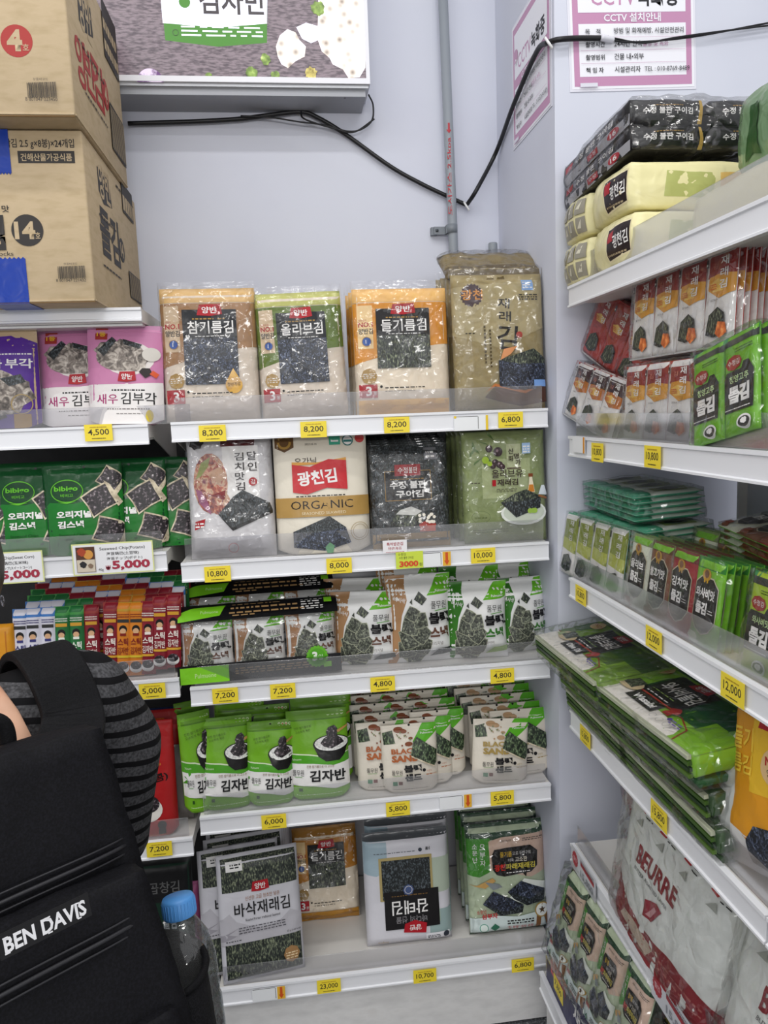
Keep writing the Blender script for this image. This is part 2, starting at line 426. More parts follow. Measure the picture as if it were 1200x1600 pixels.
g = G(); g.lathe([(.0001, -.004), (.004, -.004), (.004, .002), (.0001, .003)], plain('#5d6268', .3, 1), 10, (cx-.042, .010, cz)); g.build('bolt', t)
A = Art(.26, .02).T('도시가스 2.5kpa', 0, .1, .82, .95, plain('#b23a44', .5), .01).P([(.86, .5), (.9, .9), (.9, .65), (.97, .65), (.97, .35), (.9, .35), (.9, .1)], plain('#b23a44', .5))
z1 = at_y(703, 262, .42).z; xx = at_y(703, 262, .42).x-PIPEP.x
g = G()
def pos_pipe(x, z, lf):
    a = (z-.01)/.0142*.95; d = .0142+lf
    return (xx+math.sin(a)*d*-1, -math.cos(a)*d, z1+x)
g.art(A, pos_pipe, .0002, .0001, .004); 
g.build('red_writing', t)['label'] = 'red stencilled writing'
g = G(); c = at_y(770, 384, .44); g.lathe([(.0135, -.30), (.0135, .004), (.0125, .008), (.0001, .008)], GREYP, 20)
o = tag(g.build('pipe_stub'), 'short capped grey pipe stub near the wall corner', 'pipe'); o.location = (c.x, .44, c.z)
# lit advertising sign (light box)
t0 = at_y(578, 130, .34)
t = empty('light_box_sign', (t0.x, .34, t0.z), 0, 'wide lit advertising light box with vegetables high on the back wall', 'sign')
ALU = plain('#c9cbd0', .35, .3); ALUD = plain('#9a9ca2', .4, .3)
g = G(); g.box(-1.05, 0, 0, .13, -.004, .62, ALU); g.build('housing', t)
g = G(); g.box(-1.05, -.012, .012, .128, -.030, -.0045, ALUD); g.box(-1.05, -.004, .002, .012, -.012, -.0045, ALU)
g.box(-.07, -.065, .02, .022, -.031, -.0299, plain('#555555')); g.build('bottom_rail', t)
g = G(); g.box(-1.05, 0, -.006, .0, -.004, .010, plain('#eeeef4', .4)); g.box(-.010, 0, -.006, 0, .010, .62, plain('#eeeef4', .4)); g.build('front_frame', t)
def glow(key, h, strength=.55, scale=None, stops=None, stretch=(1, 1, 1), kind='noise'):
    if key not in _M:
        m, tt, b = newmat(key)
        b.inputs['Base Color'].default_value = lin(h); b.inputs['Roughness'].default_value = .3
        b.inputs['Emission Color'].default_value = lin(h); b.inputs['Emission Strength'].default_value = strength
        if stops:
            n = N(tt, 'ShaderNodeTexNoise' if kind == 'noise' else 'ShaderNodeTexVoronoi', Scale=scale); tt.links.new(coords(tt, stretch), n.inputs['Vector'])
            if kind == 'noise': n.inputs['Detail'].default_value = 4
            r = N(tt, 'ShaderNodeValToRGB'); e = r.color_ramp.elements
            while len(e) < len(stops): e.new(.5)
            for i, (p, hh) in enumerate(stops): e[i].position = p; e[i].color = lin(hh)
            tt.links.new(n.outputs['Fac' if kind == 'noise' else 'Distance'], r.inputs[0])
            tt.links.new(r.outputs[0], b.inputs['Base Color']); tt.links.new(r.outputs[0], b.inputs['Emission Color'])
        _M[key] = m
    return _M[key]
LW, LH = 1.04, .61
def lu(px, py):
    p = at_y(px, py, .335); return ((p.x-(t0.x-.010-LW))/LW, (p.z-(t0.z+.010))/LH)
A = Art(LW, LH)
A.R(0, 0, 1, 1, glow('glow_linen', '#6b5f66', .5, 240, [(.35, '#4a4048'), (.6, '#7a6d74')], (.25, 1, 1)))
gw, gg, gd = glow('glow_white', '#eef0ff', .55), glow('glow_green', '#3f7d22', .35), glow('glow_dark_text', '#3a3438', .3)
cab = glow('glow_cauliflower', '#e8e0d8', .5, 34, [(.05, '#8c7f74'), (.35, '#e4d9cf'), (.7, '#fbf7ff')], (1, 1, 1), 'vor')
A.P([lu(246, -60), lu(418, -60), lu(417, 66), lu(340, 72), lu(258, 62)], gg)
A.P([lu(246, -60), lu(418, -60), lu(417, 36), lu(340, 42), lu(254, 35)], gw)
a = lu(312, 21); b = lu(414, -20); A.T('김자반', a[0], a[1], b[0], b[1], gd, .02)
A.E(*lu(288, 2), .014, gg); a = lu(283, 47); b = lu(410, 42); A.lines(a[0], a[1]-.02, b[0], b[1]+.01, 3, gw, 2, .4)
A.ring(*lu(274, 50), .0075, gd, .15)
A.P([lu(x, y) for x, y in ((498, -40), (497, 25), (496, 60), (503, 80), (515, 90), (520, 100), (536, 108), (545, 122), (562, 120), (571, 105), (573, -40))], cab)
A.P([lu(x, y) for x, y in ((431, 72), (437, 55), (449, 45), (462, 50), (468, 62), (478, 72), (476, 88), (462, 95), (450, 106), (440, 100), (434, 88))], cab)
A.P([lu(x, y) for x, y in ((463, 42), (478, 35), (496, 40), (498, 62), (486, 67), (472, 60))], gw)
bro = glow('glow_broccoli', '#6f8a3a', .45, 60, [(.3, '#2f4418'), (.6, '#86a24a'), (.75, '#c6d08a')])
A.blob(*lu(497, 12), .017, bro, None, 3); A.blob(*lu(415, 92), .013, bro, None, 4); A.blob(*lu(430, 118), .011, bro, None, 5); A.blob(*lu(393, 113), .014, bro, None, 6)
A.blob(*lu(326, 119), .010, bro, None, 7); A.blob(*lu(486, 114), .015, glow('glow_yellow', '#b8a83c', .45, 60, [(.3, '#6d5a14'), (.7, '#e0d27a')]), None, 8)
A.E(*lu(235, 128), .032, glow('glow_purple', '#6b4a7a', .45, 70, [(.4, '#5a2f6b'), (.6, '#d9c8e0')], (1, 1, 1)), None, 24, 0, 0, 180)
g = G(); g.art(A, lambda x, z, lf: (x-.010-LW/2, -.001-lf, z+.010), .0004, .0002, 0); g.build('lit_poster', t)
# CCTV notices taped to the column
PINK = plain('#c18db0', .35); PAPERW = plain('#ededf4', .35); INK = plain('#2b2b30', .5)
def cctv():
    w, h = .30, .30; A = Art(w, h)
    A.R(0, 0, 1, 1, PAPERW); A.R(.02, .02, .98, .98, PINK); A.R(.065, .09, .935, .47, PAPERW); A.R(.065, .55, .935, .92, PAPERW)
    A.T('CCTV', .17, .60, .53, .72, PINK, .01); A.T('녹화중', .54, .59, .88, .73, INK, .03); A.T('CCTV 설치안내', .27, .48, .73, .545, PAPERW, .02)
    A.E(.11, .73, .06, PINK); A.E(.11, .685, .025, PAPERW); A.E(.11, .685, .012, PINK)
    for i, (l, r_) in enumerate((('책 임 자', '시설관리자'), ('촬영범위', '건물 내•외부'), ('촬영시간', '24시간 연속'), ('목    적', '방범 및 화재예방, 시설안전관리'))):
        v = .115+i*.092; A.TL(l, .115, v, .040, INK, .012); A.TL(r_, .345, v, .045, INK, .008, 0, .95)
        if i: A.R(.075, v-.024, .925, v-.022, PINK)
    A.TL('TEL : 010-8769-8489', .585, .118, .034, INK, 0, 0, .9); A.TL('촬영 및 녹화', .575, .30, .038, PINK, .01)
    A.R(.06, .012, .20, .04, plain('#dcdce6', .2))
    return A
a = at_y(893, 140, -.02); b = at_y(1085, 131, -.02)
g = G(); g.art(cctv(), lambda x, z, lf: (x, -.0015-lf, z), .0003, .0002, 0); g.box(-.155, .155, -.0012, 0, -.005, .305, plain('#e2e2ec', .15))
o = tag(g.build('camera_notice'), 'pink bordered surveillance notice facing the camera on the column', 'notice', None); o.location = ((a.x+b.x)/2, -.0205, (a.z+b.z)/2-.004); o.rotation_euler = (0, R_(-2), 0)
o2 = dup(o, None, 'pink bordered surveillance notice seen edge-on around the column corner'); o2.location = (.9245, .150, 2.387); o2.rotation_euler = (0, 0, R_(-90))
# cables
BLK = plain('#17171a', .4)
def spline(pts, n=10):
    out = []; P_ = [Vector(p) for p in pts]; P_ = [P_[0]*2-P_[1]]+P_+[P_[-1]*2-P_[-2]]
    for i in range(1, len(P_)-2):
        for k in range(n):
            s_ = k/n; a, b, c, d = P_[i-1:i+3]
            out.append(.5*((2*b)+(c-a)*s_+(2*a-5*b+4*c-d)*s_*s_+(3*b-a-3*c+d)*s_**3))
    out.append(P_[-2]); return out
yw = .455
ck = [at_y(200, 193, yw), at_y(300, 190, yw), at_y(372, 186, yw), at_y(420, 180, yw), at_y(470, 175, yw), at_y(497, 184, yw), at_y(540, 210, yw), at_y(610, 260, yw), at_y(660, 288, yw), at_y(700, 307, yw), at_y(728, 320, yw)]
ck2 = [at_y(731, 318, yw), at_y(745, 296, .42), at_x(775, 238, .912), at_x(802, 165, .912), at_x(838, 82, .912), at_x(856, 66, .912)]
ck3 = [Vector((.913, -.012, at_x(856, 66, .912).z)), at_y(872, 62, -.036), at_y(900, 60, -.034), at_y(950, 60, -.032)]
g = G(); g.tube(spline(ck)+spline(ck2)+spline(ck3), .0062, BLK, 10)
t = tag(g.build('black_cable'), 'thick black corrugated cable running along the wall and around the column', 'cable')
g = G(); q = at_y(950, 60, -.032); g.tube(spline([q, at_y(985, 66, -.03), at_y(1080, 58, -.03), at_y(1200, 36, -.03), at_y(1300, 20, -.03)]), .0022, BLK, 8); g.build('wire', t)
g = G(); g.tube(spline([q, at_y(960, 60, -.028), at_y(1005, 67, -.03), at_y(1060, 58, -.034), at_y(1150, 46, -.034), at_y(1300, 28, -.034)]), .0022, BLK, 8); g.build('wire', t)
g = G(); g.tube(spline([at_y(940, 59, -.040), at_y(958, 62, -.034)]), .0066, plain('#d8d8e0', .3), 10); g.build('tape_wrap', t)['label'] = 'white tape around the cable end'
for p in (at_y(729, 321, .45), at_x(857, 66, .905)):
    g = G(); g.tube([p+Vector((-.008, 0, .01)), p+Vector((.006, -.008, -.016))], .003, plain('#e6e6e6', .4), 8); g.build('cable_tie', t)
g = G(); yv = .440
g.tube(spline([at_y(470, 173, .452), at_y(476, 186, yv), at_y(520, 200, yv), at_y(555, 205, yv), at_y(580, 190, yv), at_y(583, 165, yv), at_y(576, 148, .452)]), .0024, BLK, 8)
g.tube(spline([at_y(376, 181, yv), at_y(420, 183, yv), at_y(465, 190, yv), at_y(510, 196, yv), at_y(550, 207, yv), at_y(585, 186, yv)]), .0022, BLK, 8)
tag(g.build('power_cord'), 'thin looped black power cord under the light box', 'cable')
# ================================================================ shelving
ZC = [1.679, 1.344, 1.0335, .6955, .2175]; ZL = [1.9415, 1.677, 1.3745, 1.06, .6435, .25]; ZR = [1.9536, 1.6124, 1.2721, .9394, .585]
RH = .045
def shelf(root, x0, x1, z, depth, y0=0.0, guard=.05, lip=RH, gx=None):
    'a steel shelf with its price rail and clear guard; local frame, front towards -y'
    g = G(); g.box(x0, x1, y0+.014, y0+depth, z-.030, z, STEEL); g.box(x0+.004, x1-.004, y0+.03, y0+depth, z-.036, z-.0305, STEELW)
    s = g.build('shelf', root)
    g = G(); prof = [(0, -lip), (.0, -lip+.004), (.0035, -lip+.006), (.0035, -.006), (0, -.004), (0, .002), (.012, .002), (.0135, -lip)]
    n = len(prof); vs = [(x, y0+p[0], z+p[1]) for x in (x0, x1) for p in prof]
    g.add(vs, [(i, n+i, n+(i+1) % n, (i+1) % n) for i in range(n)]+[tuple(range(n)), tuple(range(2*n-1, n-1, -1))], RAILC)
    g.build('price_rail', s)
    if guard:
        g = G(); a, b = gx or (x0+.01, x1-.01); g.rbox(a, b, y0+.015, y0+.0175, z+.001, z+guard, ACRYL(), .0008, 1); g.build('clear_guard', s)
    return s
CX0, CX1 = 0.0, .912
t = empty('shelving_unit', (0, 0, 0), 0, 'white five-tier shelving unit in the middle, against the back wall', 'shelf')
g = G(); g.box(CX0, CX1, .44, .462, .02, 1.72, BACKP); g.build('back_panel', t)
g = G(); g.box(CX0+.02, CX1-.004, .018, .03, .004, ZC[4]-.0365, STEELW); g.build('kick_plate', t)
for i, z in enumerate(ZC):
    shelf(t, CX0 if i < 4 else .018, CX1-.002 if i < 4 else .917, z, .425, 0, (.058, .058, .05, .052, .055)[i])
for x in (CX0+.004, CX1-.012):
    g = G(); g.box(x, x+.008, .40, .44, .0, 1.70, STEEL); g.build('upright', t)
for i in range(4):
    g = G(); g.extrude_poly([(.03, ZC[i]-.038), (.43, ZC[i]-.038), (.43, ZC[i]-.11), (.38, ZC[i]-.11)], CX0+.001, CX0+.004, STEEL)
    b = g.build('bracket', t)
    for v in b.data.vertices: v.co = (v.co.y, v.co.x, v.co.z)
t = empty('shelving_unit', (-.9, 0, 0), 0, 'white shelving unit on the left, partly hidden by the person with the backpack', 'shelf')
g = G(); g.box(-.03, .868, .44, .462, .02, 1.94, DARKP); g.build('back_panel', t)
ends = (.853, .848, .868, .8755, .8795, .878)
for i, z in enumerate(ZL): shelf(t, -.03, ends[i], z, .425, 0, (0, .045, .05, .05, .05, .05)[i], .028 if i == 0 else RH, None if i != 1 else (0, .945))
g = G(); g.box(-.02, .86, .018, .03, .004, ZL[5]-.0365, STEELW); g.build('kick_plate', t)
for i in range(5):
    g = G(); g.extrude_poly([(.03, ZL[i]-.02), (.43, ZL[i]-.02), (.43, ZL[i]-.10), (.36, ZL[i]-.10)], .0, .003, STEEL)
    b = g.build('bracket', t); xe = ends[i]-.004
    for v in b.data.vertices: v.co = (v.co.y+xe, v.co.x, v.co.z)
# right unit: local x runs towards the camera (-y world), front faces -x
XR = .924
t = empty('shelving_unit', (XR, -.098, 0), R_(-90), 'white shelving unit on the right wall, its shelves running towards the camera', 'shelf')
RLEN = .785
for i, z in enumerate(ZR):
    s = shelf(t, 0, RLEN, z, .44, 0, (.062, .055, .055, .06, .055)[i], .045)
shelf(t, -.03, RLEN, .215, .50, -.075, .055, .05)
g = G(); g.box(0, RLEN, .452, .47, .02, 1.93, BACKP); g.build('back_panel', t)
g = G(); g.box(-.03, RLEN, -.055, -.045, .004, .178, STEELW); g.build('kick_plate', t)
for x in (.002, RLEN-.006):
    g = G(); g.box(x-.004, x+.004, .43, .452, 0, 1.93, STEEL); g.build('upright', t)
t2 = empty('shelving_unit', (XR, -.098-RLEN-.004, 0), R_(-90), 'next white shelving bay at the right edge, nearest the camera', 'shelf')
for i, z in enumerate(ZR): shelf(t2, 0, .5, z, .44, 0, (.062, .055, .055, .06, .055)[i], .045)
shelf(t2, 0, .5, .215, .50, -.075, .055, .05)
g = G(); g.box(0, .5, .452, .47, .02, 1.93, BACKP); g.build('back_panel', t2)
# ================================================================ goods on the middle unit
WH, BK, CRM, RED = film('#eceae8'), film('#16161a', .3), film('#e3d5c3'), film('#b3202e')
YEL, GLD, GRN, LIME, INKF = film('#e9c53a'), film('#b08d4a', .3), film('#4f8f2e'), film('#7cc62e'), film('#1c1a1c', .4, .2)
def logo(A, u0, v0, u1, v1, rot=0):
    du, dv = u1-u0, v1-v0
    if rot: A.P([(u0, v0+.2*dv), (u1, v0), (u1-.04*du, v1), (u0+.1*du, v1-.12*dv)], RED)
    else: A.P([(u0, v0+.08*dv), (u0+.5*du, v0), (u1, v0+.15*dv), (u1-.06*du, v1), (u0+.1*du, v1-.05*dv)], RED)
    A.T('양반', u0+.2*du, v0+.22*dv, u1-.2*du, v1-.22*dv, WH, .02, rot)
def lav(w, h, c1, c2, title, drop=False, sharp=False):
    'large roasted-laver pack: coloured top, cream foot, dark label with white title'
    A = Art(w, h); f1, f2 = film(c1), film(c2)
    A.P([(0, .88), (1, .88), (1, .55), (.62, .52), (.3, .46), (0, .40)], f1)
    A.R(0, .885, 1, 1, f2)
    A.R(.04, .52, .2, .86, film('#d9c3a6' if not sharp else '#f2d7a4'))
    A.TL('대한민국', .055, .735, .016, RED); A.T('NO.1', .05, .69, .2, .73, RED, .03); A.T('양반김', .05, .635, .2, .68, INKF, .02)
    A.E(.13, .575, .045, film('#3c66b0')); A.TL('1', .118, .56, .03, WH, .02); A.ring(.13, .575, .05, GLD)
    A.E(.14, .30, .085, film('#b7985c'), None, 8); A.lines(.08, .285, .2, .33, 3, WH, 4, .4)
    A.R(.03, .13, .22, .235, RED); A.T('3', .10, .145, .16, .22, WH, .03); A.TL('봉', .175, .15, .03, WH)
    A.R(.235, .36, .80, .62, GIM() if sharp else GIMB()); A.R(.235, .62, .80, .83, INKF if sharp else film('#22252b', .3))
    if not sharp: A.R(.235, .27, .80, .365, GIMB())
    A.lines(.34, .755, .70, .775, 1, GLD, 3); A.T(title, .285, .65, .765, .745, WH, .012); A.lines(.36, .628, .70, .64, 1, WH, 3, .5)
    logo(A, .39, .78, .655, .87)
    if drop:
        A.E(.74, .26, .09, film('#d3a852', .2)); A.P([(.67, .30), (.81, .30), (.74, .385)], film('#d3a852', .2)); A.T('첫번착유', .67, .25, .81, .28, film('#5a4520'))
    A.P([(.02, .11), (.98, .11), (.98, 0), (.02, 0)], film(c2)) if sharp else None
    A.lines(.3, .20, .72, .22, 1, INKF, 5, .4); A.E(.26, .215, .014, INKF); A.lines(.30, .175, .62, .188, 1, INKF, 8, .4)
    return A
def goldpack(w, h):
    A = Art(w, h); d = film('#4a2c35')
    A.R(.0, .0, 1, .03, film('#8d7d55')); A.P([(0, .55), (.5, .45), (1, .6), (1, .95), (0, .9)], film('#b9ac86'))
    A.E(.21, .84, .125, d, None, 40, .12); A.T('광천', .10, .805, .33, .88, film('#d9983f'), .02)
    bk = film('#1d1714', .4, .2)
    A.T('재', .49, .74, .62, .815, bk, .01, -4); A.T('래', .50, .645, .63, .72, bk, .01, -4); A.T('김', .47, .44, .69, .615, bk, .015, -6)
    A.E(.715, .545, .035, film('#b4463a')); A.R(.76, .87, .885, .95, film('#8fb3e0')); A.lines(.77, .885, .875, .94, 3, WH, 3, .5)
    A.lines(.72, .80, .93, .85, 3, bk, 7, .5)
    for k in range(2):
        for i in range(11): A.R(.325+.055*k, .60-.026*i-.03*k, .345+.055*k, .616-.026*i-.03*k, film('#5d5032'))
    A.P([(.30, .09), (.42, .17), (.75, .11), (1, .19), (1, .05), (.72, .02), (.5, .05)], film('#5b3a2c')); A.P([(.3, .12), (.42, .19), (.75, .13), (1, .215), (1, .195), (.75, .11), (.42, .17)], film('#c07a44'))
    A.P([(.47, .17), (.63, .14), (.86, .14), (.98, .18), (1, .36), (.86, .44), (.47, .36)], GIMB()); A.P([(.47, .36), (.86, .44), (1, .36), (.99, .33), (.7, .33)], GIM())
    A.P([(.49, .36), (.6, .40), (.68, .46), (.53, .44)], film('#d99a6a')); A.R(.85, .16, .99, .21, film('#7fa4d8')); A.lines(.12, .555, .22, .57, 1, bk, 3)
    return A
def kimchipack(w, h):
    A = Art(w, h); k = film('#2e2528')
    A.R(.40, .92, .80, 1, film('#6d1d24')); A.R(.42, .30, .84, .92, film('#f2f0ee'))
    A.E(.27, .62, .20, KIMCHI(), .25, 18); A.E(.36, .46, .13, KIMCHI(), .1); A.P([(.1, .66), (.17, .79), (.28, .84), (.25, .76), (.16, .68)], film('#9fa56c')); A.P([(.09, .58), (.13, .46), (.26, .36), (.24, .45), (.16, .56)], film('#a86a8a')); A.P([(.22, .70), (.4, .76), (.46, .66), (.36, .62)], film('#c9a58a')); A.P([(.26, .52), (.44, .56), (.42, .48)], film('#8a2f34'))
    A.P([(.34, .36), (.50, .24), (.98, .38), (.95, .44), (.64, .555), (.52, .50)], GIMD()); A.P([(.36, .34), (.5, .22), (.98, .355), (.98, .385), (.5, .25)], INKF)
    for i, c in enumerate('김치맛김'): A.T(c, .56, .80-.082*i, .67, .865-.082*i, k, .01)
    for i, c in enumerate('달인'): A.T(c, .71, .80-.09*i, .82, .87-.09*i, k, .01)
    A.E(.765, .62, .05, film('#b23338')); A.T('김', .74, .60, .79, .64, WH); A.P([(.06, .24), (.17, .27), (.19, .33), (.07, .31)], RED); A.lines(.07, .26, .17, .31, 2, WH, 2)
    A.P([(0, 0), (1, 0), (1, .17), (.5, .13), (0, .18)], film('#c9c6c6')); A.E(.12, .96, .09, k, None, 14, .2); A.ring(.5, .08, .06, film('#d08a90'))
    return A
def organic(w, h):
    A = Art(w, h); br = film('#6d5030'); k = film('#2d2118')
    A.P([(.02, .985), (.02, .90), (.12, .86), (.22, .90), (.22, .985)], br); A.E(.12, .945, .075, GLD); A.E(.12, .945, .05, br)
    A.R(.60, .91, .72, .985, film('#4fae93')); A.R(.62, .935, .70, .975, WH); A.E(.80, .945, .06, film('#3a7d79')); A.E(.80, .945, .048, WH); A.R(.755, .93, .845, .95, film('#3a7d79')); A.E(.93, .96, .05, film('#c24a48'))
    A.TL('2027.02.16', .34, .915, .016, k); A.T('오가닉', .22, .755, .45, .81, k, .005)
    A.P([(.19, .745), (.5, .75), (.77, .775), (.77, .80), (.45, .765), (.19, .775)], film('#d8a252'))
    A.P([(.19, .52), (.34, .50), (.55, .55), (.77, .53), (.77, .775), (.58, .79), (.38, .73), (.19, .755)], film('#c8333b')); A.T('광천김', .24, .58, .66, .70, WH, .03, 5)
    A.lines(.22, .455, .74, .505, 2, k, 3, .35); A.R(0, .31, 1, .475, film('#b9975a')); A.T('ORGANIC', .16, .375, .82, .445, k, .0); A.T('SEASONED SEAWEED', .27, .328, .74, .352, film('#e7d9b8'))
    A.P([(.17, .06), (.17, .19), (.56, .31), (.73, .21), (.78, .08), (.5, .02)], GIMB()); A.P([(.17, .19), (.56, .31), (.73, .21), (.35, .17)], GIMD())
    for r in (.10, .075): A.ring(.88, .17, r, film('#b9a888'), .07)
    A.P([(.52, .0), (.58, .0), (.60, .06), (.55, .09), (.5, .05)], film('#6f9a78'))
    return A
def blackpack(w, h):
    A = Art(w, h)
    A.R(0, .0, 1, .14, film('#a98a48', .25)); A.R(.70, .85, .86, .97, film('#8b8b90', .25)); A.lines(.72, .87, .84, .95, 2, WH, 2)
    A.R(.18, .46, .77, .75, film('#15131a', .3)); A.frame(.18, .46, .77, .75, GLD, .0015)
    A.R(.31, .70, .64, .81, film('#a5262e')); A.T('수정', .35, .725, .48, .785, WH, .01); A.T('불판', .49, .725, .6, .785, WH, .01)
    A.lines(.25, .665, .7, .68, 1, GLD, 4); A.T('수정 불판', .24, .575, .71, .65, WH, .03); A.T('구이김', .31, .487, .67, .56, WH, .03)
    A.P([(.22, .23), (.50, .18), (.64, .33), (.34, .39)], GIM()); A.P([(.3, .33), (.55, .31), (.64, .35), (.5, .40), (.36, .37)], film('#dcdcd8'))
    A.E(.70, .21, .11, film('#b1443a'), .04); A.R(.60, .15, .80, .21, film('#c65a42'))
    rnd = random.Random(5)
    for i in range(14): A.E(.70+rnd.uniform(-.1, .1), .25+rnd.uniform(-.02, .07), .022, film('#efe9dc'), None, 6)
    for i in range(10): A.E(.25+rnd.random()*.4, .16+rnd.random()*.04, .010, WH, None, 5)
    return A
def olivepack(w, h):
    A = Art(w, h); k = film('#3a2b24'); lf = film('#5f7d3a'); ol = film('#3d2228')
    A.R(.22, .40, .80, .75, film('#b7c093')); A.R(.52, .67, .69, .88, film('#c6cba6')); A.R(.52, .655, .69, .67, film('#6e6048'))
    for u, v, r in ((.08, .77, 60), (.14, .82, 100), (.20, .80, 140), (.12, .70, 40), (.25, .67, 80), (.33, .69, 110), (.37, .92, 120), (.30, .88, 160)):
        a = R_(r); A.P([(u, v), (u+.05*math.cos(a)+.02, v+.05*math.sin(a)), (u+.13*math.cos(a), v+.10*math.sin(a)), (u+.05*math.cos(a)-.02, v+.05*math.sin(a))], lf)
    for u, v, r in ((.31, .845, .042), (.415, .815, .055), (.38, .72, .04), (.43, .70, .04), (.46, .68, .035), (.35, .69, .035)): A.E(u, v, r, ol); A.E(u-.01, v+.01, r*.3, film('#a08a92'))
    A.E(.26, .745, .042, film('#9fbb3c')); A.E(.31, .71, .03, film('#9fbb3c'))
    for c, u, v in (('신', .535, .79), ('화', .535, .725), ('명', .60, .745), ('가', .62, .69)): A.T(c, u, v, u+.06, v+.05, k, .02)
    A.R(.70, .79, .80, .885, film('#a9c4e2')); A.lines(.71, .8, .79, .87, 3, WH, 2)
    A.T('올리브유', .33, .58, .70, .655, k, .015); A.R(.33, .51, .375, .565, RED); A.T('재래김', .39, .51, .64, .57, k, .025); A.lines(.38, .455, .62, .49, 3, k, 3, .4)
    A.E(.70, .26, .28, film('#e8ebe4'), .11); A.E(.70, .265, .25, film('#cdd4c6'), .095)
    A.P([(.75, .44), (.84, .44), (.82, .53), (.81, .58), (.775, .58), (.77, .53)], film('#e9dfc6')); A.P([(.755, .445), (.835, .445), (.82, .51), (.77, .51)], film('#d08a3a')); A.R(.765, .58, .82, .61, film('#8a5030'))
    A.P([(.42, .36), (.60, .22), (.90, .30), (.91, .40), (.73, .47), (.60, .43)], GIMD()); A.P([(.42, .36), (.60, .44), (.73, .47), (.91, .40), (.75, .37)], GIM()); A.P([(.88, .40), (1, .37), (1, .39), (.88, .42)], film('#9a6a44')); A.P([(.88, .42), (1, .41), (.96, .50), (.92, .5)], film('#dfe6ea'))
    for u in (.77, .81, .83): A.E(u, .26+u*.02, .03, film('#a6c65a'))
    A.ring(.18, .24, .11, film('#6f7a4c'), .05, 24, .055); A.lines(.11, .225, .25, .255, 1, film('#6f7a4c'), 3)
    A.lines(.08, .54, .18, .555, 1, k, 3); A.lines(.08, .1, .5, .14, 2, film('#75805a'), 5)
    return A
def snack(w, h, c, flavour=''):
    'puffed seaweed snack bag: coloured left edge, bright green corner, flakes, bold lettering'
    A = Art(w, h); f = film(c); ink = film('#17161a', .4, .2)
    A.P([(0, 0), (.13, 0), (.24, .18), (.16, .34), (.20, .55), (.29, .72), (.27, .86), (.31, 1), (0, 1)], f)
    A.P([(.60, .765), (.70, .87), (.80, .985), (1, 1), (1, .80), (.9, .775)], film('#6fb92c')); A.T('Pulmuone', .74, .80, .94, .83, WH, .02)
    A.T('바사삭', .10, .70, .27, .76, WH, .01, -14)
    for q in ((.13, .80, .15, .86), (.18, .81, .185, .87), (.22, .80, .205, .86)): A.P([(q[0], q[1]), (q[0]+.008, q[1]), (q[2]+.006, q[3]), (q[2], q[3])], WH)
    A.P([(.40, .73), (.52, .66), (.60, .73), (.48, .82)], GIM()); A.P([(.33, .70), (.37, .67), (.37, .74)], GIM())
    for i, (u, v, s_, a) in enumerate(((.40, .10, .20, 10), (.27, .17, .17, 50), (.51, .20, .16, 28), (.31, .30, .19, 62), (.49, .34, .16, 5), (.33, .44, .17, 30), (.48, .49, .14, 55), (.36, .57, .12, 15))):
        for e_, m_ in ((.010, film('#b0b39c')), (0, SNK())):
            A.P([(u+(s_+e_)*k_*math.cos(R_(a+b_)), v+(s_+e_)*k_*w/h*math.sin(R_(a+b_))) for b_, k_ in ((0, 1), (42, .80), (90, 1), (135, .74), (180, 1), (228, .8), (270, 1), (312, .76))], m_)
    A.T('풀무원', .66, .615, .91, .70, ink, .0); A.P([(.72, .585), (.92, .60), (.92, .61), (.72, .595)], film('#63a843'))
    A.T('블랙', .62, .44, .95, .575, ink, .055); A.T('스낵', .63, .28, .93, .41, film('#6b4a3c', .4, .2) if not flavour else film('#3f7d2f', .4, .2), .05)
    A.TL('와사비' if flavour else '오리지널', .62, .205, .04, film('#77706c')); A.E(.97, .47, .02, ink)
    A.P([(.62, .07), (.98, .10), (1, .17), (.75, .16)], GIMD() if not flavour else film('#8fb43a'))
    return A
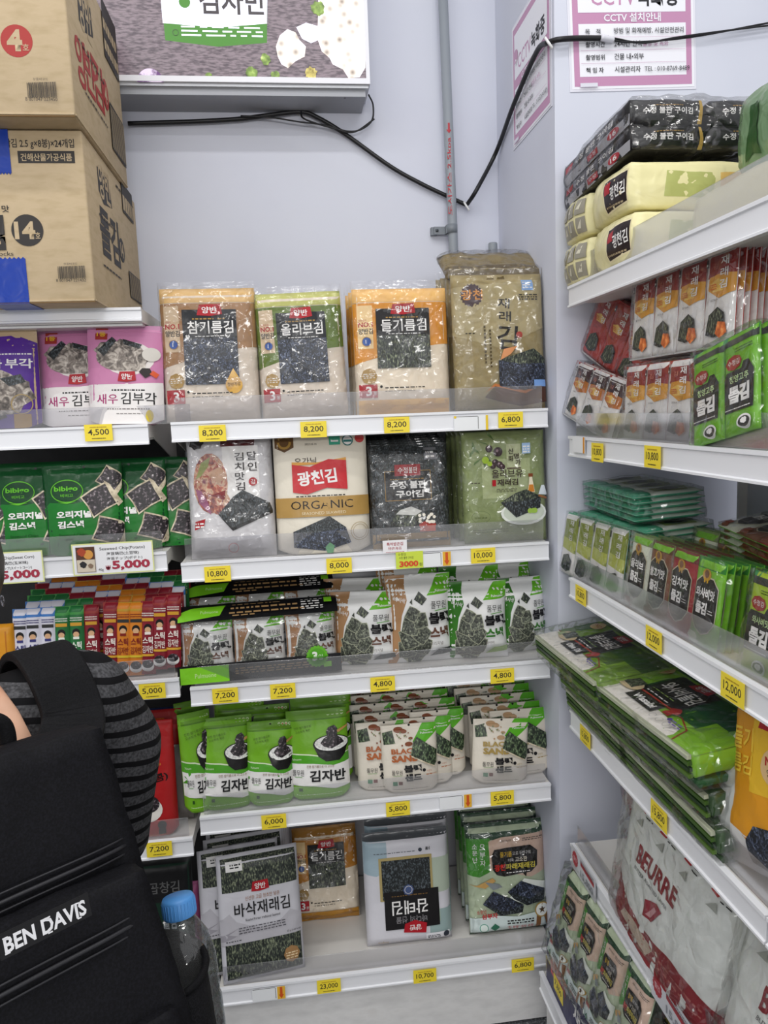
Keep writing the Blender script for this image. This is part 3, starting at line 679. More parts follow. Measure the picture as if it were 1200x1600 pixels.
def kimjaban(w, h):
    A = Art(w, h); ink = film('#17161a', .4, .2)
    A.R(0, .90, 1, 1, film('#6f9f2c')); A.R(0, .885, 1, .90, film('#5c8a24')); A.E(.5, .955, .022, INKF)
    for i in range(4): A.E(.69+i*.075, .95, .032, film('#c9dcae')); A.E(.69+i*.075, .95, .015, film('#c0503e' if i in (1, 2) else '#7ba04a'))
    A.P([(0, .52), (.35, .50), (.7, .45), (1, .50), (1, .30), (0, .30)], film('#58a52c')); A.P([(0, .535), (.35, .515), (.7, .465), (1, .51), (1, .50), (.7, .45), (.35, .50), (0, .52)], film('#d9e6c4'))
    A.P([(0, .42), (.4, .405), (.75, .37), (1, .40), (1, .12), (.75, .105), (.4, .15), (0, .17)], WH)
    A.T('Pulmuone', .06, .45, .22, .475, film('#dcebc8')); A.TL('진한 참기름으로', .12, .80, .028, film('#55702a'), 0, 8); A.TL('고소하게 볶은', .14, .76, .028, film('#55702a'), 0, 8)
    A.E(.72, .615, .30, film('#23221f', .3), .10, 24); A.P([(.42, .61), (1, .61), (.93, .48), (.84, .42), (.62, .42), (.50, .48)], film('#1a1918', .3)); A.E(.72, .62, .275, RICE(), .085, 24)
    A.P([(.54, .63), (.60, .68), (.68, .71), (.80, .71), (.88, .67), (.93, .62), (.82, .585), (.72, .56), (.60, .585)], FLAKE()); A.P([(.66, .70), (.64, .75), (.68, .80), (.78, .82), (.83, .78), (.82, .71)], FLAKE()); A.P([(.82, .76), (1, .81), (1, .79), (.83, .73)], film('#c29a5e'))
    A.TL('진한 참기름으로 더 고소한', .30, .355, .03, film('#8b6c44'), .005, -3, .9); A.T('김자반', .34, .195, .93, .325, ink, .03, -2); A.T('풀무원', .07, .275, .25, .345, ink, 0); A.R(.10, .26, .22, .265, film('#63a843'))
    A.lines(.12, .055, .85, .075, 1, film('#cfe2bb'), 3, .4); A.R(.16, .10, .22, .135, film('#2f5a1c'))
    return A
def sand(w, h, c, nut):
    A = Art(w, h); f = film(c); ink = film('#17161a', .4, .2); nt = film(nut)
    A.P([(.55, .74), (.75, 1), (1, 1), (1, .87), (.78, .72)], film('#63b52c')); A.T('Pulmuone', .70, .845, .93, .875, WH, .01); A.P([(.70, .905), (.82, .885), (.92, .90), (.82, .895)], WH)
    A.E(.51, .985, .02, INKF)
    A.P([(.04, .72), (.24, .74), (.20, .93), (.02, .90)], GIMG())
    for u, v, r, a in ((.31, .93, .085, 20), (.40, .905, .06, -30), (.48, .72, .07, 30), (.52, .80, .04, 0)): A.E(u, v, r, nt, r*.55*w/h)
    rnd = random.Random(3)
    for i in range(14): A.E(.27+rnd.random()*.3, .70+rnd.random()*.2, .008+.01*rnd.random(), (nt, film('#8a8f6a'))[i % 2], None, 7)
    A.T('BLACK', .16, .585, .66, .665, f, .04); A.T('SAND', .16, .465, .66, .565, f, .05)
    A.T('풀무원', .15, .275, .34, .345, ink, 0); A.R(.17, .26, .33, .265, film('#63a843'))
    A.T('블랙', .37, .305, .68, .415, ink, .055); A.T('샌드', .37, .175, .68, .285, ink, .055); A.E(.725, .325, .03, ink); A.TL('아몬드', .77, .29, .03, f); A.lines(.76, .25, .95, .275, 1, f, 2)
    A.P([(.50, .56), (.56, .75), (.63, .82), (.98, .60), (.96, .42), (.92, .37)], GIMG()); A.P([(.50, .56), (.92, .37), (.93, .345), (.52, .53)], CHIP())
    A.R(.16, .12, .24, .18, film('#4d8f6a')); A.R(.26, .13, .33, .18, film('#7a3f34')); A.lines(.16, .06, .8, .085, 1, film('#9a9488'), 4, .4)
    return A
def greylav(w, h):
    A = Art(w, h); mt = film('#bdbbc1'); ink = film('#1b1a1d', .4, .2)
    A.P([(0, .30), (0, .50), (.12, .55), (.2, .48), (.34, .44), (.5, .40), (.7, .42), (.86, .50), (1, .46), (1, .31)], mt); A.P([(0, .38), (.22, .43), (.1, .39), (.2, .37), (0, .33)], film('#a09da4'))
    A.R(.05, .715, .97, .97, GIM()); A.R(.05, .035, .97, .31, GIM())
    A.R(.11, .875, .31, .955, WH); A.lines(.16, .90, .29, .94, 2, INKF, 2, .5); logo(A, .40, .69, .62, .775)
    A.T('신선한 고급 원초만 담은', .32, .635, .74, .668, film('#a5734a'), .0); A.T('바삭재래김', .18, .515, .86, .62, ink, .012)
    A.T('Roasted Korean traditional Seaweed', .31, .475, .73, .495, ink); A.lines(.22, .385, .80, .445, 3, film('#5e5c62'), 6, .35); A.lines(.06, .335, .26, .35, 1, ink, 4, .4); A.TL('25 g (140 kcal)', .80, .325, .018, ink)
    A.E(.84, .155, .10, film('#a8845a'), None, 8); A.lines(.77, .12, .91, .18, 3, film('#ecd9b4'), 5, .45)
    return A
def flipped(w, h):
    A = Art(w, h); bl = film('#a9bcc6'); gr = film('#b9c4b4'); g2 = film('#9fb3b2')
    A.P([(0, .66), (.14, .64), (.27, .69), (.27, .94), (0, .94)], bl); A.R(.78, .45, 1, .76, gr); A.R(.73, .07, 1, .30, g2); A.R(.73, .19, .86, .30, film('#aebfae')); A.R(0, .94, 1, 1, film('#5d6064', .2))
    A.lines(.12, .835, .6, .85, 1, film('#6b7176'), 3, .4); A.E(.66, .845, .022, film('#454c58')); A.TL('3봉', .72, .835, .03, INKF, .01, 180)
    A.R(.17, .42, .79, .80, film('#b5a574', .25)); A.R(.20, .43, .765, .775, GIMD()); A.R(.215, .165, .85, .50, INKF)
    A.T('감태김', .30, .29, .72, .415, WH, .015, 180); A.T('바다의 선물', .34, .215, .70, .275, film('#8f8d90'), .01, 180); A.lines(.3, .455, .72, .47, 1, film('#83663c'), 4, .5)
    A.E(.50, .505, .065, film('#54648c'), None, 16, .12); A.ring(.50, .505, .045, WH, .1)
    A.P([(.42, .135), (.68, .115), (.695, .20), (.56, .235), (.44, .21)], RED); A.T('양반', .49, .145, .63, .195, WH, .02, 180)
    A.R(.68, .055, .96, .105, film('#e6e6ea')); A.lines(.70, .065, .85, .09, 2, INKF, 3, .5); A.E(.92, .08, .035, film('#3a3f4a')); A.TL('Dongwon', .12, .055, .022, film('#a58a5a'), 0, 180)
    return A
def greenlav(w, h):
    A = Art(w, h); dk = film('#1f4a2e'); pk = film('#d9bfae'); ink = film('#1b1512', .4, .2)
    A.R(0, .03, 1, .87, film('#c3cfb4')); A.R(0, .87, 1, 1, dk); A.R(0, 0, 1, .03, dk)
    A.P([(0, .89), (.29, .89), (.27, .58), (.14, .54), (0, .56)], film('#4f9a34')); A.P([(.28, .60), (.27, .86), (.42, .885), (1, .90), (1, .55), (.8, .50)], pk)
    for i, c in enumerate('오부자'): A.T(c, .155, .79-.075*i, .225, .845-.075*i, WH, .01)
    for i, c in enumerate('소문난'): A.T(c, .065, .80-.06*i, .125, .845-.06*i, WH, .01)
    A.lines(.70, .84, .97, .875, 2, ink, 3, .35); A.TL('2027.06.07', .42, .845, .016, ink)
    A.P([(.31, .60), (.30, .72), (.34, .78), (.50, .79), (.80, .795), (.89, .74), (.88, .60), (.80, .55), (.74, .545), (.73, .51), (.69, .545), (.45, .53), (.36, .55)], ink)
    A.T('들기름', .41, .705, .56, .755, film('#e8c23a'), .01); A.T('으로 두번구워', .57, .715, .80, .75, WH); A.T('더욱', .51, .66, .58, .69, WH); A.T('고소한', .60, .655, .75, .70, film('#f0e8d8'), .01)
    A.T('광천', .33, .585, .47, .645, film('#d8392f'), .03); A.T('파래재래김', .475, .59, .85, .645, film('#d8c95a'), .02); A.lines(.48, .56, .78, .58, 1, WH, 3, .4)
    A.P([(0, .48), (.2, .44), (.34, .50), (.3, .53), (.1, .47)], film('#caa568')); A.P([(.2, .50), (.38, .47), (.42, .44), (.3, .42)], film('#8f9698')); A.P([(.5, .33), (.7, .26), (1, .30), (1, .44), (.7, .5)], film('#e4e8e0'))
    A.P([(.16, .30), (.28, .40), (.52, .33), (.68, .25), (.66, .19), (.38, .18)], GIMD()); A.P([(.16, .30), (.30, .41), (.68, .26), (.44, .215)], GIMB())
    A.P([(.48, .39), (.66, .48), (.97, .37), (.95, .28), (.72, .25), (.56, .32)], GIMD()); A.P([(.48, .39), (.66, .48), (.97, .38), (.76, .31)], GIMB())
    A.P([(0, .17), (.3, .19), (.6, .16), (1, .20), (1, .03), (0, .03)], film('#d6e2e0')); A.T('소문난', .08, .215, .2, .25, film('#c43a44'), .01, 8); A.T('삼부자', .14, .165, .34, .215, film('#c43a44'), .03)
    A.E(.16, .085, .055, film('#e8f2ec')); A.ring(.16, .085, .055, film('#4aa08a'), .15); A.P([(.24, .085), (.30, .05), (.36, .085), (.30, .12)], film('#3f7a62'))
    A.lines(.46, .10, .80, .145, 2, ink, 6, .5); A.T("'김 부문' 대상 수상", .46, .055, .79, .085, film('#b23338'), .01)
    A.P([(.82, .04), (.88, .05), (.90, .15), (.84, .17)], film('#8a6038')); A.P([(.93, .15), (.98, .03), (1, .05), (1, .15)], film('#8a6038'))
    A.E(.91, .20, .095, film('#b99a55')); A.E(.91, .20, .08, film('#eef0ea'))
    A.P([(.91+.05*(1 if k % 2 == 0 else .4)*math.sin(R_(36*k)), .20+.037*(1 if k % 2 == 0 else .4)*math.cos(R_(36*k))) for k in range(10)], film('#5a4322'))
    return A
def stand(design, name, pl, pr, pt, zs, y, label, group=None, t=.03, base='#e6e2dc', back=None, kind='flat', lean=6, yaw=0, roll=0, wrapped=False, seed=0, crumple=.0012, seal=(.006, .012), over=.016, args=(), cat='seaweed pack', twist=0, bow=0, wrapmat=None, wmul=1, dx=0):
    w, h, p = fit_front(pl, pr, pt, zs, y, lean)
    p.x += dx
    if yaw: w = w/math.cos(R_(yaw))
    w *= wmul
    A = design(w, h, *args) if design else None
    bs = base if not isinstance(base, str) else film(base)
    if wrapped:
        e = empty(name); tag(e, label, cat, group)
        bag('pack_body', w, h, t, bs, A, back, kind, crumple, seed, seal, e, bow, twist)
        wrap(w, h, t, e, seed, over, .003, wrapmat)
    else:
        e = bag(name, w, h, t, bs, A, back, kind, crumple, seed, seal, None, bow, twist); tag(e, label, cat, group)
    e.rotation_mode = 'XYZ'
    p = Vector(p); p.z += .001; place(e, p, yaw, lean, roll)
    return e
def behind(o, n, dy, labels, dz=0.0, group=None, dx=0.0, lean=0.0):
    'more of the same pack standing behind the first'
    out = []
    for k in range(n):
        c = dup(o, None, labels[k] if isinstance(labels, list) else labels, None, group)
        c.matrix_world = Matrix.Translation((dx*(k+1), dy*(k+1), dz*(k+1))) @ o.matrix_world
        out.append(c)
    return out
z1, z2, z3, z4, z5 = ZC
# ---- top shelf
a = stand(lav, 'seaweed_pack', 253, 402, 452, z1, .05, 'brown and cream laver pack in crinkled film, first on the top middle shelf', None, .035, '#e2d6c8', film('#c9a878'), args=('#b08a63', '#e0bd83', '참기름김', True), wrapped=True, lean=5, seed=1, crumple=.0025)
behind(a, 2, .05, ['brown laver pack directly behind the front brown one', 'brown laver pack at the very back of the brown row'])
a = stand(lav, 'seaweed_pack', 406, 541, 458, z1, .05, 'green and cream laver pack in crinkled film, second on the top middle shelf', None, .035, '#e2d6c8', film('#a8b060'), args=('#6f8434', '#c3c472', '올리브김'), wrapped=True, lean=5, roll=-1.5, seed=2, crumple=.0025)
behind(a, 2, .05, ['green laver pack directly behind the front green one', 'green laver pack at the very back of the green row'])
a = stand(lav, 'seaweed_pack', 554, 701, 452, z1, .05, 'orange and cream laver pack with clear dark label, third on the top middle shelf', None, .035, '#efe3d0', film('#e8b25a'), args=('#e2a03a', '#edc27a', '들기름김', False, True), wrapped=True, lean=5, seed=3, over=.02)
behind(a, 2, .048, ['orange laver pack directly behind the front orange one', 'orange laver pack at the very back of the orange row'], 0, None, -.004)
a = stand(goldpack, 'seaweed_pack', 709, 851, 430, z1, .05, 'pale gold laver pack with brush lettering, frontmost at the right end', None, .035, '#a8996f', film('#8d7d55'), wrapped=True, lean=5, seed=4, crumple=.002)
b = behind(a, 3, .045, ['gold laver pack directly behind the front gold one', 'gold laver pack third from the front', 'gold laver pack rearmost of the upright gold ones'], .004, None, -.003)
w, h, p = fit_front(700, 850, 430, z1, .15, 0)
e = empty('seaweed_pack'); tag(e, 'crumpled gold laver pack lying across the tops of the upright gold ones', 'seaweed pack')
bag('pack_body', w*1.02, .13, .035, film('#8f7f55'), Art(w*1.02, .13).R(0, .0, 1, .3, film('#6b5c3a')).R(0, .85, 1, 1, film('#4f4530')), film('#6b5c3a'), 'flat', .005, 9, (.006, .006), e); wrap(w*1.02, .13, .035, e, 9, .02)
topz = at_y(775, 424, .08).z
place(e, (p.x-.008, .10, topz-.012), 0, 58, -1)
# ---- second shelf
a = stand(kimchipack, 'seaweed_pack', 294, 428, 684, z2, .05, 'white laver pack with kimchi picture in glossy film, left on the second middle shelf', None, .04, '#dedcde', film('#c9c6c8'), wrapped=True, lean=7, seed=5, crumple=.003)
behind(a, 2, .055, ['white kimchi laver pack behind the front one', 'white kimchi laver pack at the back of its row'])
a = stand(organic, 'seaweed_bag', 430, 576, 680, z2, .05, 'cream bag with red banner and gold band, second on the second middle shelf', None, .07, '#e6dfd0', film('#d9d0bc'), kind='pouch', lean=5, seed=6, crumple=.002)
behind(a, 2, .08, ['cream bag behind the front cream one', 'cream bag at the back of its row'])
a = stand(blackpack, 'seaweed_pack', 580, 702, 696, z2, .045, 'glossy black laver pack with gold foot, front of the black stack', None, .025, GIMD(), film('#1a1a1c'), wrapped=True, lean=6, seed=7, over=.004)
behind(a, 5, .033, ['black laver pack %s in the black stack' % s_ for s_ in ('second from the front', 'third from the front', 'fourth from the front', 'fifth from the front', 'rearmost')], .0045, None, .002)
a = stand(olivepack, 'seaweed_pack', 724, 853, 674, z2, .045, 'olive green laver pack with olives and plate, right end of the second middle shelf', None, .035, '#9aa673', film('#7d8a55'), wrapped=True, lean=4, seed=8, over=.01, crumple=.001)
behind(a, 3, .045, ['olive green laver pack directly behind the front one', 'olive green laver pack third from the front', 'olive green laver pack at the back of its row'], 0, None, -.0035)
# ---- third shelf: snack bundles and bags
def badge(parent, loc, r=.031):
    A = Art(2*r, 2*r).E(.5, .5, .5, film('#6cb52c'), None, 36, .1).E(.5, .5, .36, film('#5ba524')); A.T('3', .28, .3, .52, .72, WH, .04); A.T('입', .56, .34, .74, .58, WH)
    g = G(); g.art(A, lambda x, z, lf: (x, -lf, z-r), .0002, .0003, 0); g.lathe([(.0001, 0), (r*.94, 0), (r*.94, .0008)], film('#5ba524'), 24)
    o = g.build('round_badge', parent)
    for v in o.data.vertices: pass
    o.location = loc; return o
def snack_bundle(label, loc, width, height):
    e = empty('snack_bundle'); tag(e, label, 'snack', 'three-bag snack bundles on the third middle shelf'); pw = width/3*1.02
    for k in range(3):
        b = bag('snack_bag', pw, height*.80, .06, film('#e9e9e8'), snack(pw, height*.80, '#a9805c'), film('#d8d8d8'), 'pillow', .0015, 20+k, (.008, .010), e)
        b.location = ((k-1)*width/3, -.03, height*.06); b.rotation_euler = (R_(-4), 0, R_((k-1)*4))
    A = Art(width, height*.34); lm = film('#86cc2e')
    A.R(0, 0, 1, 1, BK); A.P([(0, .02), (0, .5), (.10, .74), (.30, .80), (.26, .30), (.1, .12)], lm); A.T('Pulmuone', .14, .42, .25, .54, film('#cfe8a8'))
    for i, (u0, u1, v) in enumerate(((.34, .66, .72), (.33, .78, .52), (.32, .80, .32), (.34, .5, .16))): A.lines(u0, v, u1, v+.10, 1, film('#b09066'), 3+i, .7)
    A.lines(.78, .25, .92, .8, 5, WH, 8, .4); A.R(.93, .52, .98, .80, lm)
    for x0, x1 in ((-width/2-.002, -width/2+.0), (width/2, width/2+.002)): pass
    g = G(); hw = width/2+.006; top = height*.80
    prof = [(-.050, top*1.02), (-.040, top*1.10), (-.022, height*.97), (.0, height), (.030, height*.97), (.05, top)]
    vs = [(x, y, z) for y, z in prof for x in (-hw, hw)]
    g.add(vs, [(2*i, 2*i+1, 2*i+3, 2*i+2) for i in range(len(prof)-1)], BK, True)
    def pos(x, z, lf):
        q = z/(height*.34)*3; i = min(2, int(q)); f = q-i; (ya, za), (yb, zb) = prof[i], prof[i+1]
        return (x, ya+(yb-ya)*f-lf*1.5, za+(zb-za)*f+lf)
    g.art(A, pos, .0006, .0004); g.build('printed_sleeve_top', e)
    A2 = Art(width, .07); A2.R(0, 0, 1, 1, BK); A2.R(0, 0, .30, .9, lm); A2.T('Pulmuone', .09, .3, .22, .55, film('#cfe8a8')); A2.lines(.34, .35, .86, .75, 3, film('#8f7a5a'), 4, .5); A2.R(.9, .3, .95, .6, lm)
    g = G(); g.box(-hw, hw, -.066, -.064, 0, .045, BK); g.box(-hw, hw, -.066, .05, 0, .002, BK)
    g.art(A2, lambda x, z, lf: (x, -.0662-lf, z*.64), .0004, .0003, 0); g.build('printed_sleeve_foot', e)
    badge(e, (width*.36, -.069, height*.23), .028)
    wr = wrap(width+.01, height*.86, .09, e, 31, .01, .004); wr.location = (0, -.012, .0)
    e.matrix_world = Matrix.Translation(Vector(loc)) @ Matrix.Rotation(R_(3), 4, 'Z') @ Matrix.Rotation(R_(-6), 4, 'X'); return e
L = at_y(281, 1000, .10); Rr = at_y(527, 990, .10); bw = Rr.x-L.x-.01; bx = (L.x+Rr.x)/2
hb = at_y(400, 936, .13).z-z3
b0 = snack_bundle('front three-bag snack bundle with black sleeve, on the third middle shelf', (bx, .085, z3+.001), bw, hb)
b1 = dup(b0, None, 'three-bag snack bundle lying behind and above the front bundle'); b1.matrix_world = Matrix.Translation((.0, .14, .028)) @ b0.matrix_world
sg = 'puffed seaweed snack bags'
kw = dict(t=.075, kind='pillow', base='#ebebea', back=film('#dcdcdc'), lean=7, crumple=.0022, seal=(.008, .012), cat='snack')
a1 = stand(snack, 'snack_bag', 517, 619, 924, z3, .085, 'brown-edged snack bag next to the bundle, lower of the two brown ones', sg, args=('#b08a64',), seed=10, yaw=-8, **kw)
a2 = stand(snack, 'snack_bag', 604, 707, 897, z3, .075, 'brown-edged snack bag in the middle, taller than the one on its left', sg, args=('#b08a64',), seed=11, **kw)
a3 = stand(snack, 'snack_bag', 695, 792, 908, z3, .070, 'green-edged snack bag, left of the two green ones', sg, args=('#3f7d2a', 'g'), seed=12, yaw=-6, **kw)
a4 = stand(snack, 'snack_bag', 776, 856, 902, z3, .095, 'green-edged snack bag at the right end against the column', sg, args=('#3f7d2a', 'g'), seed=13, yaw=6, **kw)
for src, dx, dy, dz, lb in ((a1, -.012, .10, .014, 'brown-edged snack bag behind the lower brown one'), (a2, -.012, .11, .022, 'brown-edged snack bag behind the taller brown one'), (a3, .01, .11, .02, 'green-edged snack bag behind the left green one'), (a4, -.006, .10, .02, 'green-edged snack bag behind the right green one')):
    c = dup(src, None, lb); c.matrix_world = Matrix.Translation((dx, dy, dz)) @ src.matrix_world
# ---- fourth shelf: stand-up pouches
kg = 'green stand-up pouches of seasoned seaweed flakes'
kw = dict(t=.06, kind='pouch', base='#7eb62e', back=film('#5f9a2c'), crumple=.0015, seal=(0, .014), group=kg, cat='pouch')
k1 = stand(kimjaban, 'flake_pouch', 268, 345, 1112, z4, .06, 'green flake pouch twisted sideways at the left end of its row', lean=4, yaw=22, seed=14, wmul=.62, dx=.004, **kw)
k2 = stand(kimjaban, 'flake_pouch', 312, 392, 1120, z4, .055, 'green flake pouch second from the left', lean=8, yaw=12, seed=15, roll=3, **kw)
k3 = stand(kimjaban, 'flake_pouch', 384, 457, 1126, z4, .055, 'green flake pouch third from the left, its right edge bent', lean=8, yaw=8, seed=16, roll=3, **{**kw, 'crumple': .004})
k4 = stand(kimjaban, 'flake_pouch', 449, 545, 1108, z4, .065, 'green flake pouch facing straight ahead, right end of its row', lean=8, seed=17, **kw)
for src, dx, dy, dz, lb in ((k2, .03, .075, .012, 'green flake pouch behind the second one'), (k3, -.01, .08, .012, 'green flake pouch behind the bent one'), (k4, .012, .06, .012, 'green flake pouch right behind the straight one'), (k4, .02, .12, .02, 'green flake pouch at the back behind the straight one'), (k1, -.02, .08, 0, 'green flake pouch behind the twisted one at the left end')):
    c = dup(src, None, lb); c.matrix_world = Matrix.Translation((dx, dy, dz)) @ src.matrix_world
og = 'cream seaweed-sandwich pouches with orange lettering'; gg_ = 'cream seaweed-sandwich pouches with gold lettering'
kw = dict(t=.045, kind='pouch', base='#e3dccf', back=film('#d4ccbc'), crumple=.0013, seal=(0, .012), cat='pouch', lean=6)
s1 = stand(sand, 'snack_pouch', 558, 645, 1127, z4, .075, 'orange-lettered pouch at the left end of the sandwich pouches', og, args=('#b4693a', '#8a4f30'), seed=18, **kw)
s2 = stand(sand, 'snack_pouch', 597, 684, 1131, z4, .05, 'frontmost orange-lettered pouch, overlapping the one on its left', og, args=('#b4693a', '#8a4f30'), seed=19, **kw)
s5 = stand(sand, 'snack_pouch', 736, 822, 1123, z4, .05, 'frontmost gold-lettered pouch, tilted to the left', gg_, args=('#ad9556', '#b99a78'), seed=21, roll=4, **kw)
s6 = stand(sand, 'snack_pouch', 768, 857, 1108, z4, .085, 'gold-lettered pouch at the right end by the column', gg_, args=('#ad9556', '#b99a78'), seed=22, **kw)
rows = [(s2, .045, .025, .004, 'orange-lettered pouch just right of and behind the frontmost'), (s2, .085, .045, .012, 'orange-lettered pouch half hidden behind the gold ones')]
for src, dx, dy, dz, lb in rows:
    c = dup(src, None, lb); c.matrix_world = Matrix.Translation((dx, dy, dz)) @ src.matrix_world
rnd = random.Random(8)
for r in range(5):
    for k, (src, x) in enumerate(((s1, .0), (s1, .075), (s1, .155), (s6, -.055), (s6, .0))):
        pl = ('at the left', 'left of centre', 'in the centre', 'right of centre', 'at the right')[k]; rw = ('second', 'third', 'fourth', 'fifth', 'last')[r]
        c = dup(src, None, '%s-lettered pouch %s of the %s row of sandwich pouches' % ('orange' if src is s1 else 'gold', pl, rw))
        c.matrix_world = Matrix.Translation((x+rnd.uniform(-.008, .008)-(.01*r if k < 4 else 0), .036+.048*r+(0 if k > 2 else .012), .005+.008*r)) @ src.matrix_world
# ---- bottom shelf
a = stand(greylav, 'seaweed_pack', 343, 472, 1327, z5, .035, 'pale grey laver pack with two seaweed bands, leaning at the front of the bottom shelf', None, .03, '#cfced4', film('#b9bac2'), lean=12, yaw=9, seed=23, roll=.5)
b = dup(a, None, 'pale grey laver pack half covered by the front one'); b.matrix_world = Matrix.Translation((-.052, .03, .002)) @ a.matrix_world
for k, lb in enumerate(('third', 'fourth', 'fifth', 'sixth', 'rearmost')):
    c = dup(a, None, 'grey laver pack %s in the leaning grey row' % lb); c.matrix_world = Matrix.Translation((-.04+.004*k, .075+.036*k, .006+.008*k)) @ a.matrix_world
a = stand(lav, 'seaweed_pack', 458, 560, 1290, z5, .24, 'orange laver pack standing at the back of the bottom shelf', None, .04, '#efe3d0', film('#c98f3a'), args=('#c98f3a', '#b98838', '들기름김', False, True), wrapped=True, lean=14, seed=24, crumple=.004)
a = stand(flipped, 'seaweed_pack', 570, 704, 1296, z5, .10, 'grey and blue laver pack standing upside down on the bottom shelf', None, .05, '#d8d7dd', film('#b9bac0'), lean=8, seed=25)
c = behind(a, 2, .06, ['grey laver pack behind the upside down one', 'grey laver pack at the back behind the upside down one'], .01, None, .012)
a = stand(greenlav, 'seaweed_pack', 732, 854, 1283, z5, .10, 'green laver pack with speech bubble and medal, right end of the bottom shelf', None, .04, '#c3cfb4', film('#23452e'), lean=7, seed=26, wrapped=True, over=.004)
behind(a, 3, .05, ['green laver pack second from the front at the right end', 'green laver pack third from the front at the right end', 'green laver pack rearmost at the right end'], .006, None, .0)
# ================================================================ goods on the right unit (fronts face -x)
def softpos(w, d, h, k=.30, seed=0, cr=.002):
    def P(a, b, c):
        x = a*math.sqrt(max(0, 1-k*(b*b/2+c*c/2-b*b*c*c/3))); y = b*math.sqrt(max(0, 1-k*(a*a/2+c*c/2-a*a*c*c/3))); z = c*math.sqrt(max(0, 1-k*(a*a/2+b*b/2-a*a*b*b/3)))
        p = Vector((x*w/2, y*d/2, z*h/2+h/2)); n = Vector((a, b, c)).normalized()
        q = noise.noise(Vector((p.x*25+seed*3, p.y*25, p.z*25)))+.6*noise.noise(Vector((p.x*60, p.y*60+seed, p.z*60)))
        return p+n*q*cr
    return P
def softbox(name, w, d, h, base, front=None, left=None, top=None, k=.30, seed=0, cr=.002, parent=None, nseg=12):
    P = softpos(w, d, h, k, seed, cr); g = G()
    bm = bmesh.new(); bmesh.ops.create_cube(bm, size=2); bmesh.ops.subdivide_edges(bm, edges=bm.edges[:], cuts=nseg, use_grid_fill=True)
    for v in bm.verts: v.co = P(*v.co)
    g.bm(bm, base, True)
    if front: g.art(front, lambda x, z, lf: P(2*x/w, -1, 2*z/h-1)+Vector((0, -lf, 0)))
    if left: g.art(left, lambda x, z, lf: P(-1, -2*x/d, 2*z/h-1)+Vector((-lf, 0, 0)))
    if top: g.art(top, lambda x, z, lf: P(2*x/w, 2*z/d-1, 1)+Vector((0, 0, lf)))
    return g.build(name, parent)
SILV = film('#a9a9ae', .3)
# --- top shelf: yellow multipacks and a black multipack
YF = film('#e8e1b2', .25, .6); YF2 = film('#dcd6ae', .25, .5)
zr1, zr2, zr3, zr4, zr5, zr6 = ZR[0], ZR[1], ZR[2], ZR[3], ZR[4], .215
def yside(w, h):
    A = Art(w, h); A.P([(.22, .25), (.55, .2), (.57, .75), (.24, .8)], film('#b9bd7a')); A.P([(.6, .2), (.8, .22), (.8, .75), (.6, .75)], film('#e3c078')); A.P([(.84, .2), (.97, .22), (.97, .75), (.84, .78)], film('#b5b882')); return A
def ylabel(w, h):
    A = Art(w, h); A.P([(.50, .08), (.97, .16), (.97, .90), (.50, .84)], film('#eadfba')); A.P([(.52, .12), (.955, .195), (.955, .865), (.52, .81)], film('#2c2024'))
    A.P([(.54, .5), (.66, .52), (.66, .76), (.54, .73)], RED); A.T('광천김', .66, .36, .93, .66, WH, .02, 6); A.lines(.55, .2, .92, .30, 1, film('#b9a98a'), 4, .4); return A
def yback(w, h):
    A = Art(w, h)
    for i in range(2):
        for j in range(3): A.P([(.06+.31*j, .08+.46*i), (.33+.31*j, .06+.46*i), (.32+.31*j, .44+.46*i), (.08+.31*j, .46+.46*i)], film('#a09c8e')); A.P([(.10+.31*j, .2+.46*i), (.2+.31*j, .18+.46*i), (.22+.31*j, .40+.46*i)], film('#d8d4c2')); 
    return A
def ypack(label, x, yc, z, d, lab):
    o = softbox('laver_multipack', .33, d, .094, YF, yside(.33, .094), (ylabel if lab else yback)(d, .094), None, .34, int(abs(yc*100)), .003)
    o.location = (x+.165, yc, z); return tag(o, label, 'multipack')
ypack('yellow wrapped multipack with dark label, lower of the two on the upper right shelf', .925, -.312, zr1+.002, .20, True)
ypack('yellow wrapped multipack with dark label, lying on top of the other labelled one', .928, -.292, zr1+.098, .195, True)
ypack('yellow multipack with grey inner packs showing, lower one against the column', .922, -.123, zr1+.002, .165, False)
ypack('yellow multipack with grey inner packs showing, upper one against the column', .926, -.114, zr1+.098, .15, False)
e = empty('laver_multipack'); tag(e, 'black laver multipack in clear film on top of the yellow packs', 'multipack')
BKP = film('#1d1b1e', .28, .6)
def blk(w, h):
    A = Art(w, h); A.T('수정 불판 구이김', .16, .34, .84, .62, WH, .02); A.lines(.3, .68, .7, .76, 1, GLD, 3); A.P([(.93, 0), (1, 0), (1, 1), (.96, 1)], film('#b89a4a', .25)); return A
def blkl(w, h):
    A = Art(w, h); A.R(.02, 0, 1, .42, SILV); A.T('수정 불판 구이김', .22, .55, .80, .82, WH, .02, 0); A.P([(.04, .55), (.17, .55), (.17, .85), (.04, .85)], RED); A.E(.80, .22, .075, RED, .17); A.T('16', .76, .12, .84, .32, WH, .02); A.P([(.42, .08), (.58, .08), (.58, .34), (.42, .34)], RED); A.T('수정', .45, .13, .55, .29, WH); return A
for i in range(2):
    for j in range(2):
        p = softbox('inner_pack', .155, .37, .047, BKP, blk(.155, .047), blkl(.37, .047) if i == 0 else None, None, .22, i*2+j, .002, e, 9); p.location = (-.08+.16*i, 0, .002+.048*j)
wr = softbox('clear_film', .332, .392, .106, WRAP(), k=.3, seed=8, cr=.006, parent=e, nseg=16)
e.location = (1.098, -.205, zr1+.196); e.rotation_euler = (R_(-3.5), 0, 0)
